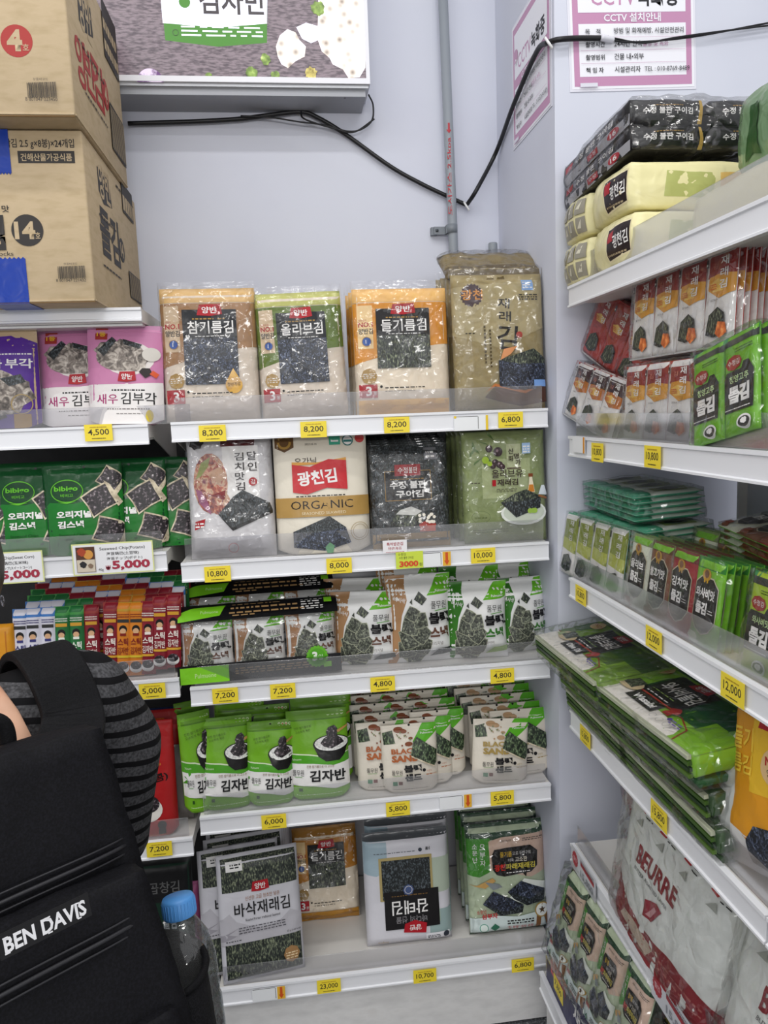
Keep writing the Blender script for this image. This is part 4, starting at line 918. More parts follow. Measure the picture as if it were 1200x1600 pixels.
e = softbox('laver_multipack', .30, .30, .16, film('#7d9a78', .2, .8), None, None, None, .4, 5, .006); tag(e, 'green multipack in clear film at the right edge of the top shelf', 'multipack'); e.location = (1.225, -.63, zr1+.10)
for k in range(3):
    g = G(); A = Art(.05, .10); A.P([(0, 0), (.5, .1), (1, 0), (.8, 1), (.2, 1)], film('#2f5a2a'))
    g.art(A, lambda x, z, lf: softpos(.30, .30, .16, .4, 5, .006)(-1, (x-.08+.08*k)/.15, z/.08-.6)+Vector((-.002-lf, 0, 0)), .0008); g.build('leaf_print', e)
e2 = softbox('laver_multipack', .30, .34, .09, YF2, k=.34, seed=3, cr=.003); tag(e2, 'pale yellow multipack under the green one at the right edge', 'multipack'); e2.location = (1.15, -.64, zr1+.003)
# --- sachets
def sachet(w, h, top='#8e2f2c', mid='#d9a13a', txt='재래김', food=True, seam='#b43a34'):
    A = Art(w, h); A.R(0, .96, 1, 1, film(seam)); A.R(.18, .74, 1, .965, film(top)); A.P([(.16, .72), (1, .66), (1, .80), (.22, .82)], film(top)); A.P([(.18, .60), (.55, .50), (1, .54), (1, .72), (.6, .75), (.22, .73)], film(mid)); A.P([(.25, .66), (.5, .70), (.8, .66), (.7, .57), (.35, .57)], film('#e6c36a'))
    A.R(.05, .84, .15, .92, INKF); A.R(.07, .855, .13, .875, WH)
    for i, c in enumerate(txt): A.T(c, .58, .82-.115*i, .82, .91-.115*i, WH, .015)
    A.T('김', .34, .80, .50, .86, film('#c98a7a')); A.lines(.30, .595, .5, .66, 3, film('#c8542e'), 3, .5); A.TL('2027.06.16', .32, .475, .022, INKF)
    A.P([(.22, .14), (.30, .34), (.58, .41), (.80, .34), (.82, .16), (.5, .10)], GIMD()); A.P([(.24, .18), (.32, .34), (.58, .40), (.76, .33), (.74, .18), (.5, .13)], GIM())
    if food: A.P([(.55, .14), (.62, .26), (.85, .24), (.90, .14), (.72, .08)], FOOD())
    A.R(0, 0, 1, .02, film('#cfcfcf')); return A
def multipack(name, label, design, w, h, n, layers, t, args=(), base='#e6e4e2', back=None, colours=None, group=None, pitch=None, film_over=.008, cat='sachet multipack', seed=0):
    'sachets side by side and several deep in one clear bag; origin at the bottom centre of the front face'
    e = empty(name); tag(e, label, cat, group); p = pitch or w*1.01; proto = {}
    for c in range(n):
        key = c if colours else 0
        for l in range(layers):
            if key not in proto:
                a = colours[c] if colours else args
                s_ = bag('sachet', w, h, t, film(base), design(w, h, *a), back or film('#d8d8d8'), 'flat', .0007, seed+c, (.005, .005), e, 0, 0, 8, 12); proto[key] = s_
            else:
                s_ = proto[key].copy(); COL.objects.link(s_); s_.parent = e
            s_.location = ((c-(n-1)/2)*p+(l % 2)*.0015, t/2+l*t*1.04, (.002 if l % 2 else 0))
    W_, H_, D_ = n*p+.006, h+film_over, layers*t*1.04+.006
    f = softbox('clear_bag', W_, D_, H_, WRAP(), k=.10, seed=seed+4, cr=.003, parent=e, nseg=14); f.location = (0, D_/2-.004, -.002)
    return e
def rput(o, x, y, z, lean=0, yaw=0, roll=0): return place(o, (x, y, z), -90+yaw, lean, roll)
redargs = ('#9a302c', '#d9a13a')
g_ = 'red and white sachet multipacks'
m = multipack('sachet_multipack', 'red and white sachet multipack, upper one of four sachets across', sachet, .089, .155, 4, 6, .011, redargs, back=film('#b5463c'), seed=40); rput(m, .962, -.52, zr2+.158, 3, 0)
m2 = multipack('sachet_multipack', 'red and white sachet multipack, lower one behind the clear guard', sachet, .089, .145, 3, 6, .011, redargs, back=film('#b5463c'), seed=41); rput(m2, .950, -.465, zr2+.002, 3, 0)
m3 = dup(m2, None, 'red and white sachet multipack set behind the lower one'); rput(m3, 1.06, -.47, zr2+.002, 3, 0)
m3 = multipack('sachet_multipack', 'red sachet multipack tipped over to the side, at the far end of the second shelf', sachet, .085, .15, 4, 5, .011, ('#a83a36', '#a83a36', '재래김', False, '#c0453f'), base='#b5423c', back=film('#b5463c'), seed=42); rput(m3, 1.0, -.17, zr2+.135, 8, 8, 24)
m4 = multipack('sachet_multipack', 'brown and white sachet multipack leaning low at the far end of the second shelf', sachet, .088, .13, 3, 4, .011, ('#4a3034', '#c07a3a'), back=film('#6a4a40'), seed=43); rput(m4, .942, -.15, zr2+.024, 12, 4, 13)
def greens(w, h, c='#6fae26', t1='와사비맛', t2='돌김', lab='수정김', ink='#2d2c2c'):
    A = Art(w, h); A.R(0, .95, 1, 1, film('#3f9a5a')); A.R(0, .88, 1, .95, film('#3f4440')); A.lines(.40, .80, .90, .85, 2, film('#3f5a20'), 3, .4)
    A.P([(.10, .22), (.90, .22), (.92, .58), (.80, .68), (.66, .68), (.60, .62), (.16, .62), (.08, .56)], film(ink)); A.E(.38, .70, .24, film('#a8322e'), .075, 8); A.T(lab, .21, .675, .55, .73, WH, .01)
    A.T(t1, .26, .50, .80, .575, film('#cfe6b0'), .02); A.T(t2, .24, .30, .82, .47, WH, .06); A.lines(.14, .24, .86, .26, 1, WH, 3, .5); A.E(.68, .10, .20, WH, .07); A.E(.68, .10, .16, film('#3f3f3f'), .05); A.blob(.68, .11, .09, WH, .03, 3); return A
m5 = multipack('sachet_multipack', 'bright green sachet multipack, slanted, on the right of the second shelf', greens, .088, .155, 2, 5, .012, ('#79b82c', '청양고추', '돌김'), base='#79b82c', back=film('#5f9a3a'), seed=44); rput(m5, .930, -.735, zr2+.016, 6, 0, -12)
m6 = dup(m5, None, 'bright green sachet multipack cut off at the right edge'); rput(m6, .955, -.90, zr2+.012, 6, 0, -10)
m7 = dup(m5, None, 'bright green sachet multipack pushed back behind the slanted one'); rput(m7, 1.05, -.75, zr2+.012, 6, 0, -10)
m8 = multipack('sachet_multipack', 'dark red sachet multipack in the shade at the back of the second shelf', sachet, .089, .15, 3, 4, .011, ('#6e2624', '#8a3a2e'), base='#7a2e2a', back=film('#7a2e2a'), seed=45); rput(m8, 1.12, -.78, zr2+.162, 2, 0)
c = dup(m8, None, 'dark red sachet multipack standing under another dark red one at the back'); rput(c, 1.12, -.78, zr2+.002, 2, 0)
# --- third shelf
def olives(w, h):
    A = Art(w, h); A.R(0, .95, 1, 1, film('#3fa27a')); A.P([(.2, .42), (1, .36), (1, .95), (.24, .95)], film('#8f9a3e')); A.P([(.2, .42), (1, .36), (1, .55), (.22, .6)], film('#b8be5a')); A.R(.05, .82, .17, .92, INKF)
    for i, c in enumerate('재래김'): A.T(c, .55, .80-.12*i, .80, .89-.12*i, WH, .01)
    A.P([(.25, .10), (.35, .30), (.7, .34), (.92, .24), (.85, .08), (.5, .03)], GIMD()); A.P([(.3, .15), (.37, .30), (.7, .33), (.86, .24), (.6, .18)], GIM()); return A
m = multipack('sachet_multipack', 'olive green and white sachet multipack with teal seals, far end of the third shelf', olives, .078, .15, 4, 6, .011, (), back=film('#4fb08c'), seed=46); rput(m, .940, -.165, zr3+.002, 8, 4)
c = dup(m, None, 'olive green sachet multipack standing behind the front one, under the lying stacks'); rput(c, 1.045, -.19, zr3+.002, 3, 2)
def framed(w, h, c, t1, t2, seam):
    A = Art(w, h); A.R(0, .88, 1, 1, film(seam)); A.P([(.10, .72), (.3, .80), (.72, .80), (.92, .70), (.92, .30), (.74, .18), (.5, .13), (.26, .18), (.09, .30)], film('#d8d0b8')); A.P([(.12, .71), (.31, .785), (.71, .785), (.90, .69), (.90, .31), (.73, .195), (.5, .145), (.27, .195), (.11, .31)], film('#2f2b2a'))
    A.E(.47, .82, .15, film('#c9a13a'), .07); A.E(.47, .83, .08, film('#8a5a3a')); A.R(.40, .73, .45, .78, film('#c9a13a')); A.R(.5, .73, .55, .78, film('#c9a13a'))
    A.T(t1, .17, .55, .84, .67, WH, .03); A.T(t2, .22, .37, .62, .51, WH, .05); A.lines(.66, .40, .84, .46, 2, WH, 3, .3); A.lines(.3, .22, .7, .25, 1, film('#a8a090'), 3, .5); A.blob(.22, .08, .2, film('#8a4a2e') if seam[1] != '3' else film('#dfe8c8'), .07, 3); return A
cols = [('#dfe2d2', '올리브', '돌김', '#8a9a6a'), ('#8a5c44', '불고기맛', '돌김', '#6a4a34'), ('#a8323a', '김치맛', '돌김', '#7a2a2e'), ('#86c23a', '와사비맛', '돌김', '#3f8a3a')]
def framed_base(w, h, c, t1, t2, seam):
    A = framed(w, h, c, t1, t2, seam); A.items.insert(0, ([A.c(0, 0), A.c(1, 0), A.c(1, 1), A.c(0, 1)], [(0, 1, 2, 3)], film(c), False)); return A
m = multipack('sachet_multipack', 'four-flavour sachet multipack in front, ending in bright green wasabi sachets', framed_base, .084, .15, 4, 7, .012, colours=cols, base='#86c23a', back=film('#6fae3a'), seed=47); rput(m, .945, -.528, zr3+.002, 7, 0)
m2 = dup(m, None, 'four-flavour sachet multipack standing behind the front one, a little higher'); rput(m2, 1.055, -.56, zr3+.012, 10, 0)
m3 = dup(m, None, 'four-flavour sachet multipack lying flat on top of the standing ones'); rput(m3, 1.04, -.66, zr3+.182, 80, -6, 4)
colz = [('#b5cf3a', '와사비맛', '돌김', '수정김'), ('#d9702a', '불닭맛', '돌김', '수정김')]
m = multipack('sachet_multipack', 'lime and orange sachet multipack at the near end of the third shelf', greens, .078, .155, 2, 6, .012, colours=colz, base='#b5cf3a', back=film('#45484a'), seed=48)
for s_ in [c for c in m.children if c.name.startswith('sachet')]: pass
rput(m, .948, -.84, zr3+.002, 8, 0)
# orange half: recolour the second sachet column's own bag
seen = set()
for s_ in m.children:
    if s_.name.startswith('sachet') and s_.location.x > 0 and s_.data.name not in seen: seen.add(s_.data.name); s_.data.materials[0] = film('#d9702a')
m = dup(m, None, 'lime and orange sachet multipack behind the near one on the third shelf'); rput(m, 1.05, -.85, zr3+.02, 10, 0)
def tealend(w, h):
    A = Art(w, h); A.R(0, .0, 1, .22, film('#4fa888')); A.R(0, .22, 1, .26, film('#3a8a6a')); A.P([(.2, .4), (.8, .35), (.9, .8), (.3, .9)], film('#8f9a5e')); A.E(.5, .6, .3, GIM(), .15); return A
e = None
for k, (x, y, z, yaw, n, lay, lb) in enumerate(((.965, -.235, zr3+.158, 4, 4, 6, 'lying stack of teal-ended sachets, lower of the two on the third shelf'), (.972, -.20, zr3+.226, -3, 4, 5, 'lying stack of teal-ended sachets, topmost on the third shelf'))):
    m = multipack('sachet_multipack', lb, tealend, .078, .15, n, lay, .0115, (), base='#c9cfc6', back=film('#4fa888'), seed=60+k); rput(m, x, y, z, 86, yaw)
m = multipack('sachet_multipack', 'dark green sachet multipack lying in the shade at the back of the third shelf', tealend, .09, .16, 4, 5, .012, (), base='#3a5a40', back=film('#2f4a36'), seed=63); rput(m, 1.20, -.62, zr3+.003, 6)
# --- fourth shelf
def olivedoshirak(w, h, c1, c2, c3, title, eng):
    A = Art(w, h); ink = film('#191716', .35, .3); wh = film('#e6e2dc', .4, .4)
    A.R(0, .30, 1, 1, film(c1)); A.R(0, 0, 1, .30, wh); A.P([(0, .30), (.55, .32), (.75, .18), (.8, 0), (1, 0), (1, .30)], film(c2)); A.R(.78, 0, 1, .52, film(c2)); A.R(.55, .52, 1, .74, film(c3)); A.R(.10, .40, .22, .86, film(c2)); A.R(0, .86, 1, .90, film(c2)); A.R(0, .52, .12, .86, film(c3))
    A.P([(0, .30), (.66, .30), (.78, .20), (.82, 0), (.828, 0), (.787, .21), (.665, .31), (0, .31)], film('#9a2a26'))
    A.R(.24, .34, .58, .86, ink); A.R(.24, .315, .58, .33, film('#c8342e'))
    A.T(title, .27, .50, .56, .70, WH, .02); A.R(.26, .12, .52, .30, ink); A.T(eng, .30, .16, .49, .25, WH, .04); A.lines(.28, .36, .50, .40, 1, WH, 3, .4); A.lines(.28, .43, .5, .46, 1, film('#9ab85a'), 3, .4)
    logo(A, .36, .74, .52, .90)
    A.E(.17, .30, .10, film('#cdbb98'), .11); A.P([(.12, .26), (.22, .24), (.24, .42), (.13, .44)], GIM()); A.P([(.06, .24), (.13, .22), (.12, .34), (.07, .32)], film('#9aa86a')); A.E(.11, .78, .055, film('#d9bf8a')); A.TL('NO.1', .085, .75, .06, RED)
    A.blob(.60, .28, .035, film('#a8322e'), None, 5, 12, .5); A.E(.66, .18, .014, film('#5a3f9a')); A.lines(.68, .13, .78, .22, 2, film('#7a6ab0'), 3, .4)
    for k in range(3): A.ring(.58+.06*k, .09, .02, film('#b5b2b0'), .15)
    return A
def doshi(label, c1, c2, c3, title, eng, w, h, seed):
    e = empty('laver_multipack'); tag(e, label, 'multipack')
    softbox('printed_sleeve', w*.995, .038, h, film(c2), olivedoshirak(w, h, c1, c2, c3, title, eng), None, None, .12, seed, .002, e, 14)
    for k in range(4):
        t = softbox('inner_pack', w*.23, .012, h*.98, film(c1), None, None, None, .1, seed+k, .001, e, 4); t.location = (0, 0, 0); t.location = ((k-1.5)*w*.245, .033, .006)
    for k in range(4):
        s_ = G(); s_.box(-w*.47, w*.47, -.020+.011*k, -.013+.011*k, -.006, .002, film(('#b9bda8', '#4a6a2c', '#24401f', '#5f7f38')[k])); s_.build('pack_edge', e)
    f = softbox('clear_film', w+.02, .075, h+.014, WRAP(), k=.15, seed=seed+9, cr=.004, parent=e, nseg=16); f.location = (0, .006, -.006)
    return e
z4t = zr4+.115
d3 = doshi('dark green laver multipack lying at the bottom of the near stack', '#2f4f25', '#35552a', '#2a4a24', '돌김', 'Wasabi', .37, .195, 72)
d1 = doshi('olive oil laver multipack lying at the far end of the fourth right shelf', '#56752c', '#84a83a', '#3f6a2c', '올리브돌김', 'Olive Oil', .36, .19, 70); rput(d1, .862, -.235, z4t+.052, 83, 2, 0)
d2 = doshi('wasabi laver multipack with white base, lying nearest the camera on the fourth right shelf', '#23612f', '#86b832', '#1f5a3a', '와사비돌김', 'Wasabi', .38, .188, 71); rput(d2, .884, -.550, z4t+.044, 83, 3, 0)
rput(d3, .925, -.575, zr4+.035, 84, 0)
for src, x, y, z, lean, yaw, lb in ((d1, .925, -.26, zr4+.035, 84, 0, 'olive oil laver multipack lying under the top olive one'), (d1, .92, -.245, zr4+.088, 84, 2, 'olive oil laver multipack in the middle of the lying olive stack'), (d3, .918, -.555, zr4+.088, 83, 2, 'dark green laver multipack lying right under the top wasabi one'),
                           (d1, 1.15, -.28, zr4+.012, 8, 0, 'olive oil laver multipack standing at the back of the fourth right shelf'), (d2, 1.15, -.67, zr4+.012, 8, 0, 'wasabi laver multipack standing at the back of the fourth right shelf')):
    c = dup(src, None, lb); rput(c, x, y, z, lean, yaw)
def yellowbag(w, h):
    A = Art(w, h); A.R(0, .84, 1, 1, film('#b9bcc0', .2, .6)); A.P([(0, .20), (1, .12), (1, .86), (0, .84)], film('#d99a2a')); A.P([(0, 0), (1, 0), (1, .12), (0, .22)], WH); A.R(.42, .40, 1, .82, film('#e2b93a')); logo(A, .48, .72, .85, .84)
    A.T('들기', .14, .60, .44, .72, film('#e9c34a'), .02); A.T('름김', .14, .48, .44, .58, film('#e9c34a'), .02); A.E(.72, .55, .17, film('#d8b88a'), .10); A.T('NO.1', .60, .555, .84, .60, RED, .03); A.T('양반김', .62, .50, .82, .54, INKF); A.P([(.35, .04), (.7, .02), (.85, .16), (.78, .26), (.5, .24)], GIMB()); return A
y1 = stand  # (kept name short)
b = bag('seaweed_bag', .20, .30, .06, film('#d99a2a'), yellowbag(.20, .30), film('#c98f3a'), 'pillow', .003, 80, (.01, .03)); tag(b, 'orange laver bag with grey seal leaning out of the fourth right shelf', 'seaweed bag'); rput(b, .962, -.835, zr4+.026, 12, 0, -14)
c = dup(b, None, 'orange laver bag behind the leaning orange one'); rput(c, 1.05, -.88, zr4+.02, 10, 0, -10)
for k, (y, r) in enumerate(((-.70, -28), (-.735, -34), (-.765, -22))):
    s_ = bag('seaweed_bag', .10, .18, .03, film('#c2c4c2', .25, .6), Art(.10, .18).R(0, .9, 1, 1, film('#d9dad8')).P([(0, 0), (.35, 0), (.3, .6), (0, .7)], film('#5f8a3a')), film('#6f9a4a'), 'pillow', .003, 82+k, (.008, .014)); tag(s_, ('grey-backed pack stuffed under the wasabi packs, furthest from the camera', 'grey-backed pack stuffed under the wasabi packs, in the middle', 'grey-backed pack stuffed under the wasabi packs, nearest the orange bag')[k], 'seaweed bag'); rput(s_, .955+.01*k, y-.06, zr4+.03, 10, 0, r)
# --- fifth shelf: big white bags with red lettering
BW = film('#dfe2de', .3, .6); BR = film('#8e1f2a'); 
def beurre(w, h):
    A = Art(w, h); A.P([(0, 0), (1, 0), (1, .20), (.7, .24), (.4, .19), (0, .30)], BR); A.lines(.05, .08, .9, .18, 2, film('#b06a62'), 3, .3); A.P([(.2, .07), (.5, .05), (.55, .15), (.25, .16)], film('#c9b9a8'))
    A.T('BEURRE', .24, .56, .62, .70, BR, .035); A.T('BUTTER ROASTED LAVER', .25, .505, .58, .53, INKF); A.P([(.42, .29), (.50, .32), (.56, .46), (.50, .47), (.41, .41)], film('#9e2a3e')); A.P([(.44, .32), (.48, .33), (.52, .43), (.49, .43)], film('#d0a0a4'))
    for k in range(4): A.R(.12+.22*k, .90, .18+.22*k, .95, film('#c23a3e')); A.lines(.20+.22*k, .89, .27+.22*k, .95, 2, INKF, k, .3); A.P([(.13+.22*k, .80), (.20+.22*k, .80), (.18+.22*k, .86)], film('#a9aca4'))
    return A
e = empty('seaweed_bag'); tag(e, 'big white bag with a large red word, front one on the fifth right shelf', 'seaweed bag')
bag('bag_body', .43, .26, .10, BW, beurre(.43, .26), film('#d9dcd6'), 'pouch', .004, 90, (0, .02), e)
for k in range(4):
    q = softbox('inner_pack', .092, .05, .235, film('#dcdfd8', .3, .5), Art(.092, .235).R(.2, .90, .55, .97, film('#c23a3e')), None, Art(.092, .05).R(.1, .15, .35, .5, film('#c23a3e')).P([(.5, .2), (.8, .2), (.65, .8)], film('#8f938c')).lines(.4, .6, .9, .8, 2, INKF, 3), .12, 130+k, .003, e, 8); q.location = (-.158+.105*k, .010, .035)
wrap(.43, .26, .11, e, 91, .03, .005)
rput(e, .965, -.53, zr5+.003, 8, 0)
c = dup(e, None, 'big white bag with a large red word, behind the front one'); rput(c, 1.21, -.58, zr5+.003, 8)
c = dup(e, None, 'big white bag with a large red word, tipped on its side at the far end'); rput(c, 1.085, -.30, zr5+.076, 4, 0, 20)
c = dup(e, None, 'big white bag cut off by the lower right corner of the picture'); rput(c, .945, -.97, zr5+.032, 18, 0, -8)
def inner(w, h): A = Art(w, h); A.R(.3, .84, .7, .92, film('#c23a3e')); A.lines(.25, .3, .75, .78, 9, film('#b9bcb6'), 4, .3); return A
for k, (x, y) in enumerate(((1.0, -.80), (1.06, -.84))):
    s_ = bag('seaweed_bag', .13, .22, .04, film('#c9ccc6', .25, .7), inner(.13, .22), None, 'pillow', .004, 93+k, (.01, .02)); tag(s_, ('white inner pack slipped down beside the big white bag', 'white inner pack behind the slipped one')[k], 'seaweed bag'); rput(s_, x, y, zr5+.003, 8, 0, 5)
# --- lowest deck: green packs in clear film and a navy board
e = empty('laver_multipack'); tag(e, 'clear-wrapped row of four green laver packs leaning on the lowest right shelf', 'multipack')
for k in range(4):
    p = bag('inner_pack', .098, .225, .028, film('#c3cfb4'), greenlav(.098, .225), film('#23452e'), 'flat', .001, 95+k, (.004, .006), e, 0, 0, 12, 16) if k == 0 else pp.copy()
    if k == 0: pp = p
    else: COL.objects.link(p); p.parent = e
    p.location = ((k-1.5)*.104, 0, .002)
f = softbox('clear_film', .43, .05, .245, WRAP(), k=.06, seed=97, cr=.004, parent=e, nseg=18)
rput(e, .872, -.335, .318, 15, 3, 0)
c = dup(e, None, 'clear-wrapped row of green laver packs tucked behind the leaning row'); rput(c, .955, -.37, .32, 10, 1, 0)
for k in range(2):
    c = dup(e, None, ('clear-wrapped row of green laver packs lying under the leaning row, lower one', 'clear-wrapped row of green laver packs lying under the leaning row, upper one')[k]); rput(c, .885, -.44, .245+.045*k, 85, 0, 0)
A = Art(.62, .13); A.R(0, 0, 1, 1, film('#27275c')); A.T('삼부자', .04, .30, .24, .72, film('#d0565e'), .06); A.T('재래김', .30, .3, .52, .66, WH, .02); A.lines(.30, .14, .9, .22, 1, WH, 3, .4); A.P([(.08, .75), (.3, .78), (.3, .95), (.10, .95)], film('#b8a03a'))
g = G(); g.box(-.31, .31, 0, .003, 0, .13, film('#27275c')); g.art(A, lambda x, z, lf: (x, -lf, z), .0003, .0003, 0); o = tag(g.build('product_board'), 'navy board with pink lettering behind the lowest right rail', 'board'); rput(o, .862, -.40, .217, 2)
# ================================================================ left unit: cartons and goods
CARD = speck('cardboard', [(.35, '#b5a181'), (.55, '#c0ac8d'), (.75, '#b9a586')], 18, (1, 1, 3), 5, .7, .05)
CARDE = plain('#9a7c55', .8); CINK = plain('#2e2a28', .6); CRED = plain('#a5302c', .55); TAPE = film('#2447a5', .3, .4)
def carton(label, xr, y0, z0, z1, wd, dp, paint_front, paint_side, tape=()):
    e = empty('carton', (xr, y0, z0)); tag(e, label, 'box'); h = z1-z0
    g = G(); g.rbox(-wd, 0, 0, dp, 0, h, CARD, .004, 2)
    A = Art(wd, h); paint_front(A, lambda px, py: ((at_y(px, py, y0).x-(xr-wd))/wd, (at_y(px, py, y0).z-z0)/h))
    g.art(A, lambda x, z, lf: (x-wd/2, -lf, z), .0004, .0002, 0)
    B = Art(dp, h); sc = min(1, .975/((at_x(208 if z0 > 2.2 else 228, 250 if z0 > 2.2 else 460, xr).y-y0)/dp)); paint_side(B, lambda px, py: (sc*(at_x(px, py, xr).y-y0)/dp, (at_x(px, py, xr).z-z0)/h))
    g.art(B, lambda x, z, lf: (lf, x+dp/2, z), .0004, .0002, 0); g.build('carton_body', e)
    g = G(); g.box(-wd+.003, -.002, .001, .006, -.0016, .0006, CARDE); g.box(-wd+.003, -.002, -.0012, .0006, .001, .005, CARD); g.box(-.0006, .0012, .003, dp-.003, .001, .004, CARD); g.box(-wd+.004, -.004, .006, dp-.006, -.001, .0, CARD); g.build('bottom_flap', e)
    for (x0, x1, za, zb, under) in tape:
        g = G(); g.box(x0, x1, -.0016, -.0006, za, zb, TAPE)
        if under: g.box(x0, x1, -.0016, .12, -.0026, -.0016, TAPE)
        n = 9
        if not under: pass
        for k in range(n):
            xa = x0+(x1-x0)*k/n; xb = x0+(x1-x0)*(k+1)/n; zz = zb if under else za; s_ = .004 if under else -.004
            g.add([(xa, -.0011, zz), (xb, -.0011, zz), ((xa+xb)/2, -.0011, zz+s_)], [(0, 1, 2)], TAPE)
        g.build('blue_tape', e)['label'] = 'blue packing tape'
    return e
def barcode(A, u0, v0, u1, v1, txt):
    rnd = random.Random(4); u = u0
    while u < u1:
        w = (u1-u0)*rnd.choice((.008, .012, .02, .028)); A.R(u, v0, min(u+w, u1), v1, CINK); u += w+(u1-u0)*rnd.choice((.01, .014, .022))
    if txt: A.T(txt, u0-(u1-u0)*.06, v0-(v1-v0)*.30, u1, v0-(v1-v0)*.04, CINK); A.T('상품바코드', u0+(u1-u0)*.25, v1+(v1-v0)*.06, u0+(u1-u0)*.75, v1+(v1-v0)*.24, CINK)
def tx(A, f, s_, a, b, m, bold=.01):
    p, q = f(*a), f(*b); A.T(s_, min(p[0], q[0]), min(p[1], q[1]), max(p[0], q[0]), max(p[1], q[1]), m, bold)
def rr(A, f, a, b, m): p, q = f(*a), f(*b); A.R(min(p[0], q[0]), min(p[1], q[1]), max(p[0], q[0]), max(p[1], q[1]), m)
def lf_(A, f):
    tx(A, f, '락김 2.5 g×8봉)×24개입', (8, 233), (115, 217), CINK, .015); rr(A, f, (29, 255), (116, 236), CINK); tx(A, f, '건해산물가공식품', (33, 252), (112, 240), CARD, .015)
    c = f(43, 360); r = f(68, 360)[0]-c[0]; A.E(c[0], c[1], r, CINK, None, 30); tx(A, f, '14', (24, 374), (54, 346), CARD, .04); tx(A, f, '호', (56, 373), (63, 363), CARD)
    tx(A, f, '은 맛', (-14, 332), (14, 321), CINK, .01); tx(A, f, '돌김', (-62, 392), (5, 336), CINK, .05); tx(A, f, 'Laver from Rocks', (-70, 401), (21, 393), CINK, 0)
    p, q = f(92, 436), f(134, 416); barcode(A, p[0], p[1], q[0], q[1], '8 801047 221432')
    rr(A, f, (-130, 300), (-60, 230), CINK)
def ls_(A, f):
    def B(pts, m): A.P([f(*p) for p in pts], m)
    B([(154, 263), (175, 290), (181, 333), (166, 324), (157, 300)], CINK); tx(A, f, '양반', (159, 310), (176, 283), CARD, .02)
    tx(A, f, '돌김', (162, 398), (190, 356), CINK, .03); c = f(197, 398); A.E(c[0], c[1], .055, CINK, .085); A.T('14', c[0]-.03, c[1]-.05, c[0]+.03, c[1]+.05, CARD, .03)
    a = f(157, 336); A.lines(a[0], a[1]-.01, a[0]+.32, a[1]+.01, 1, CINK, 3, .7); a = f(164, 415); A.lines(a[0], a[1]-.01, a[0]+.36, a[1]+.01, 1, CINK, 5, .6)
    a = f(187, 298); A.lines(a[0], a[1]-.01, .95, a[1]+.015, 1, CINK, 6, .6); a, b = f(199, 340), f(214, 322); A.R(a[0], a[1], b[0], b[1]+.02, CINK); A.lines(a[0]+.01, a[1]+.02, b[0]-.01, b[1], 1, CARD, 6, .6)
    a, b = f(211, 470), f(227, 452); A.R(a[0], a[1], b[0], b[1]+.03, CINK)
    for k in range(12): A.R(a[0]+(b[0]-a[0])*(k+.5)/13, a[1]+.008, a[0]+(b[0]-a[0])*(k+.85)/13, b[1]+.02, CARD)
def uf_(A, f):
    c = f(26, 64); r = f(51, 64)[0]-c[0]; A.E(c[0], c[1], r, CRED, None, 30); tx(A, f, '4', (12, 80), (33, 46), CARD, .05); tx(A, f, '호', (36, 79), (45, 69), CARD)
    p, q = f(44, 153), f(89, 130); barcode(A, p[0], p[1], q[0], q[1], '8 801047 223450')
    tx(A, f, '양반김', (-170, 80), (-30, 20), CRED, .04)
def us_(A, f):
    def B(pts, m): A.P([f(*p) for p in pts], m)
    B([(125, 0), (150, 32), (155, 78), (138, 62), (128, 40)], CINK); tx(A, f, '양반', (130, 50), (148, 20), CARD, .02)
    for i, (a, b) in enumerate((((123, 128), (138, 84)), ((140, 146), (154, 106)), ((155, 168), (169, 130)))): tx(A, f, '양반김'[i], a, b, CRED, .02)
    c = f(176, 168); A.E(c[0], c[1], .055, CRED, .095); A.T('4', c[0]-.025, c[1]-.055, c[0]+.025, c[1]+.055, CARD, .04)
    a = f(137, 148); A.lines(a[0], a[1]-.02, a[0]+.40, a[1], 1, CINK, 3, .6); a, b = f(175, 110), f(196, 100); A.R(a[0], a[1], b[0], b[1]+.10, CINK); A.lines(a[0]+.01, a[1]+.05, b[0]-.01, b[1]+.04, 2, CARD, 6, .5)
    a = f(124, 62); A.lines(a[0], a[1]-.02, a[0]+.45, a[1], 1, CINK, 7, .6); a, b = f(187, 250), f(207, 238); A.R(a[0], a[1], b[0], b[1]+.08, CINK)
    for k in range(14): A.R(a[0]+(b[0]-a[0])*(k+.5)/15, a[1]+.01, a[0]+(b[0]-a[0])*(k+.85)/15, b[1]+.06, CARD)
YB, YU = -.095, -.165
xl = at_y(150, 475, YB).x; zt = at_y(129, 203, YB).z; zb = ZL[0]+.003
lw = .46
tp = []
for (x0, x1, ya, yb, un) in ((-20, 43, 470, 405, True), (-30, 15, 270, 200, False)):
    tp.append((at_y(x0, (ya+yb)/2, YB).x-xl, at_y(x1, (ya+yb)/2, YB).x-xl, 0 if un else at_y(10, ya, YB).z-zb, (at_y(10, yb, YB).z-zb) if un else zt-zb, un))
carton('lower brown carton printed 14, sealed with blue tape, on the top left shelf', xl, YB, zb, zt, lw, .55, lf_, ls_, tp)
xu = at_y(118, 180, YU).x; zu = at_y(60, 192, YU).z
carton('upper brown carton with a red circle printed 4, stacked on the lower carton', xu, YU, max(zt+.003, zu), max(zt+.003, zu)+.36, .46, .50, uf_, us_)
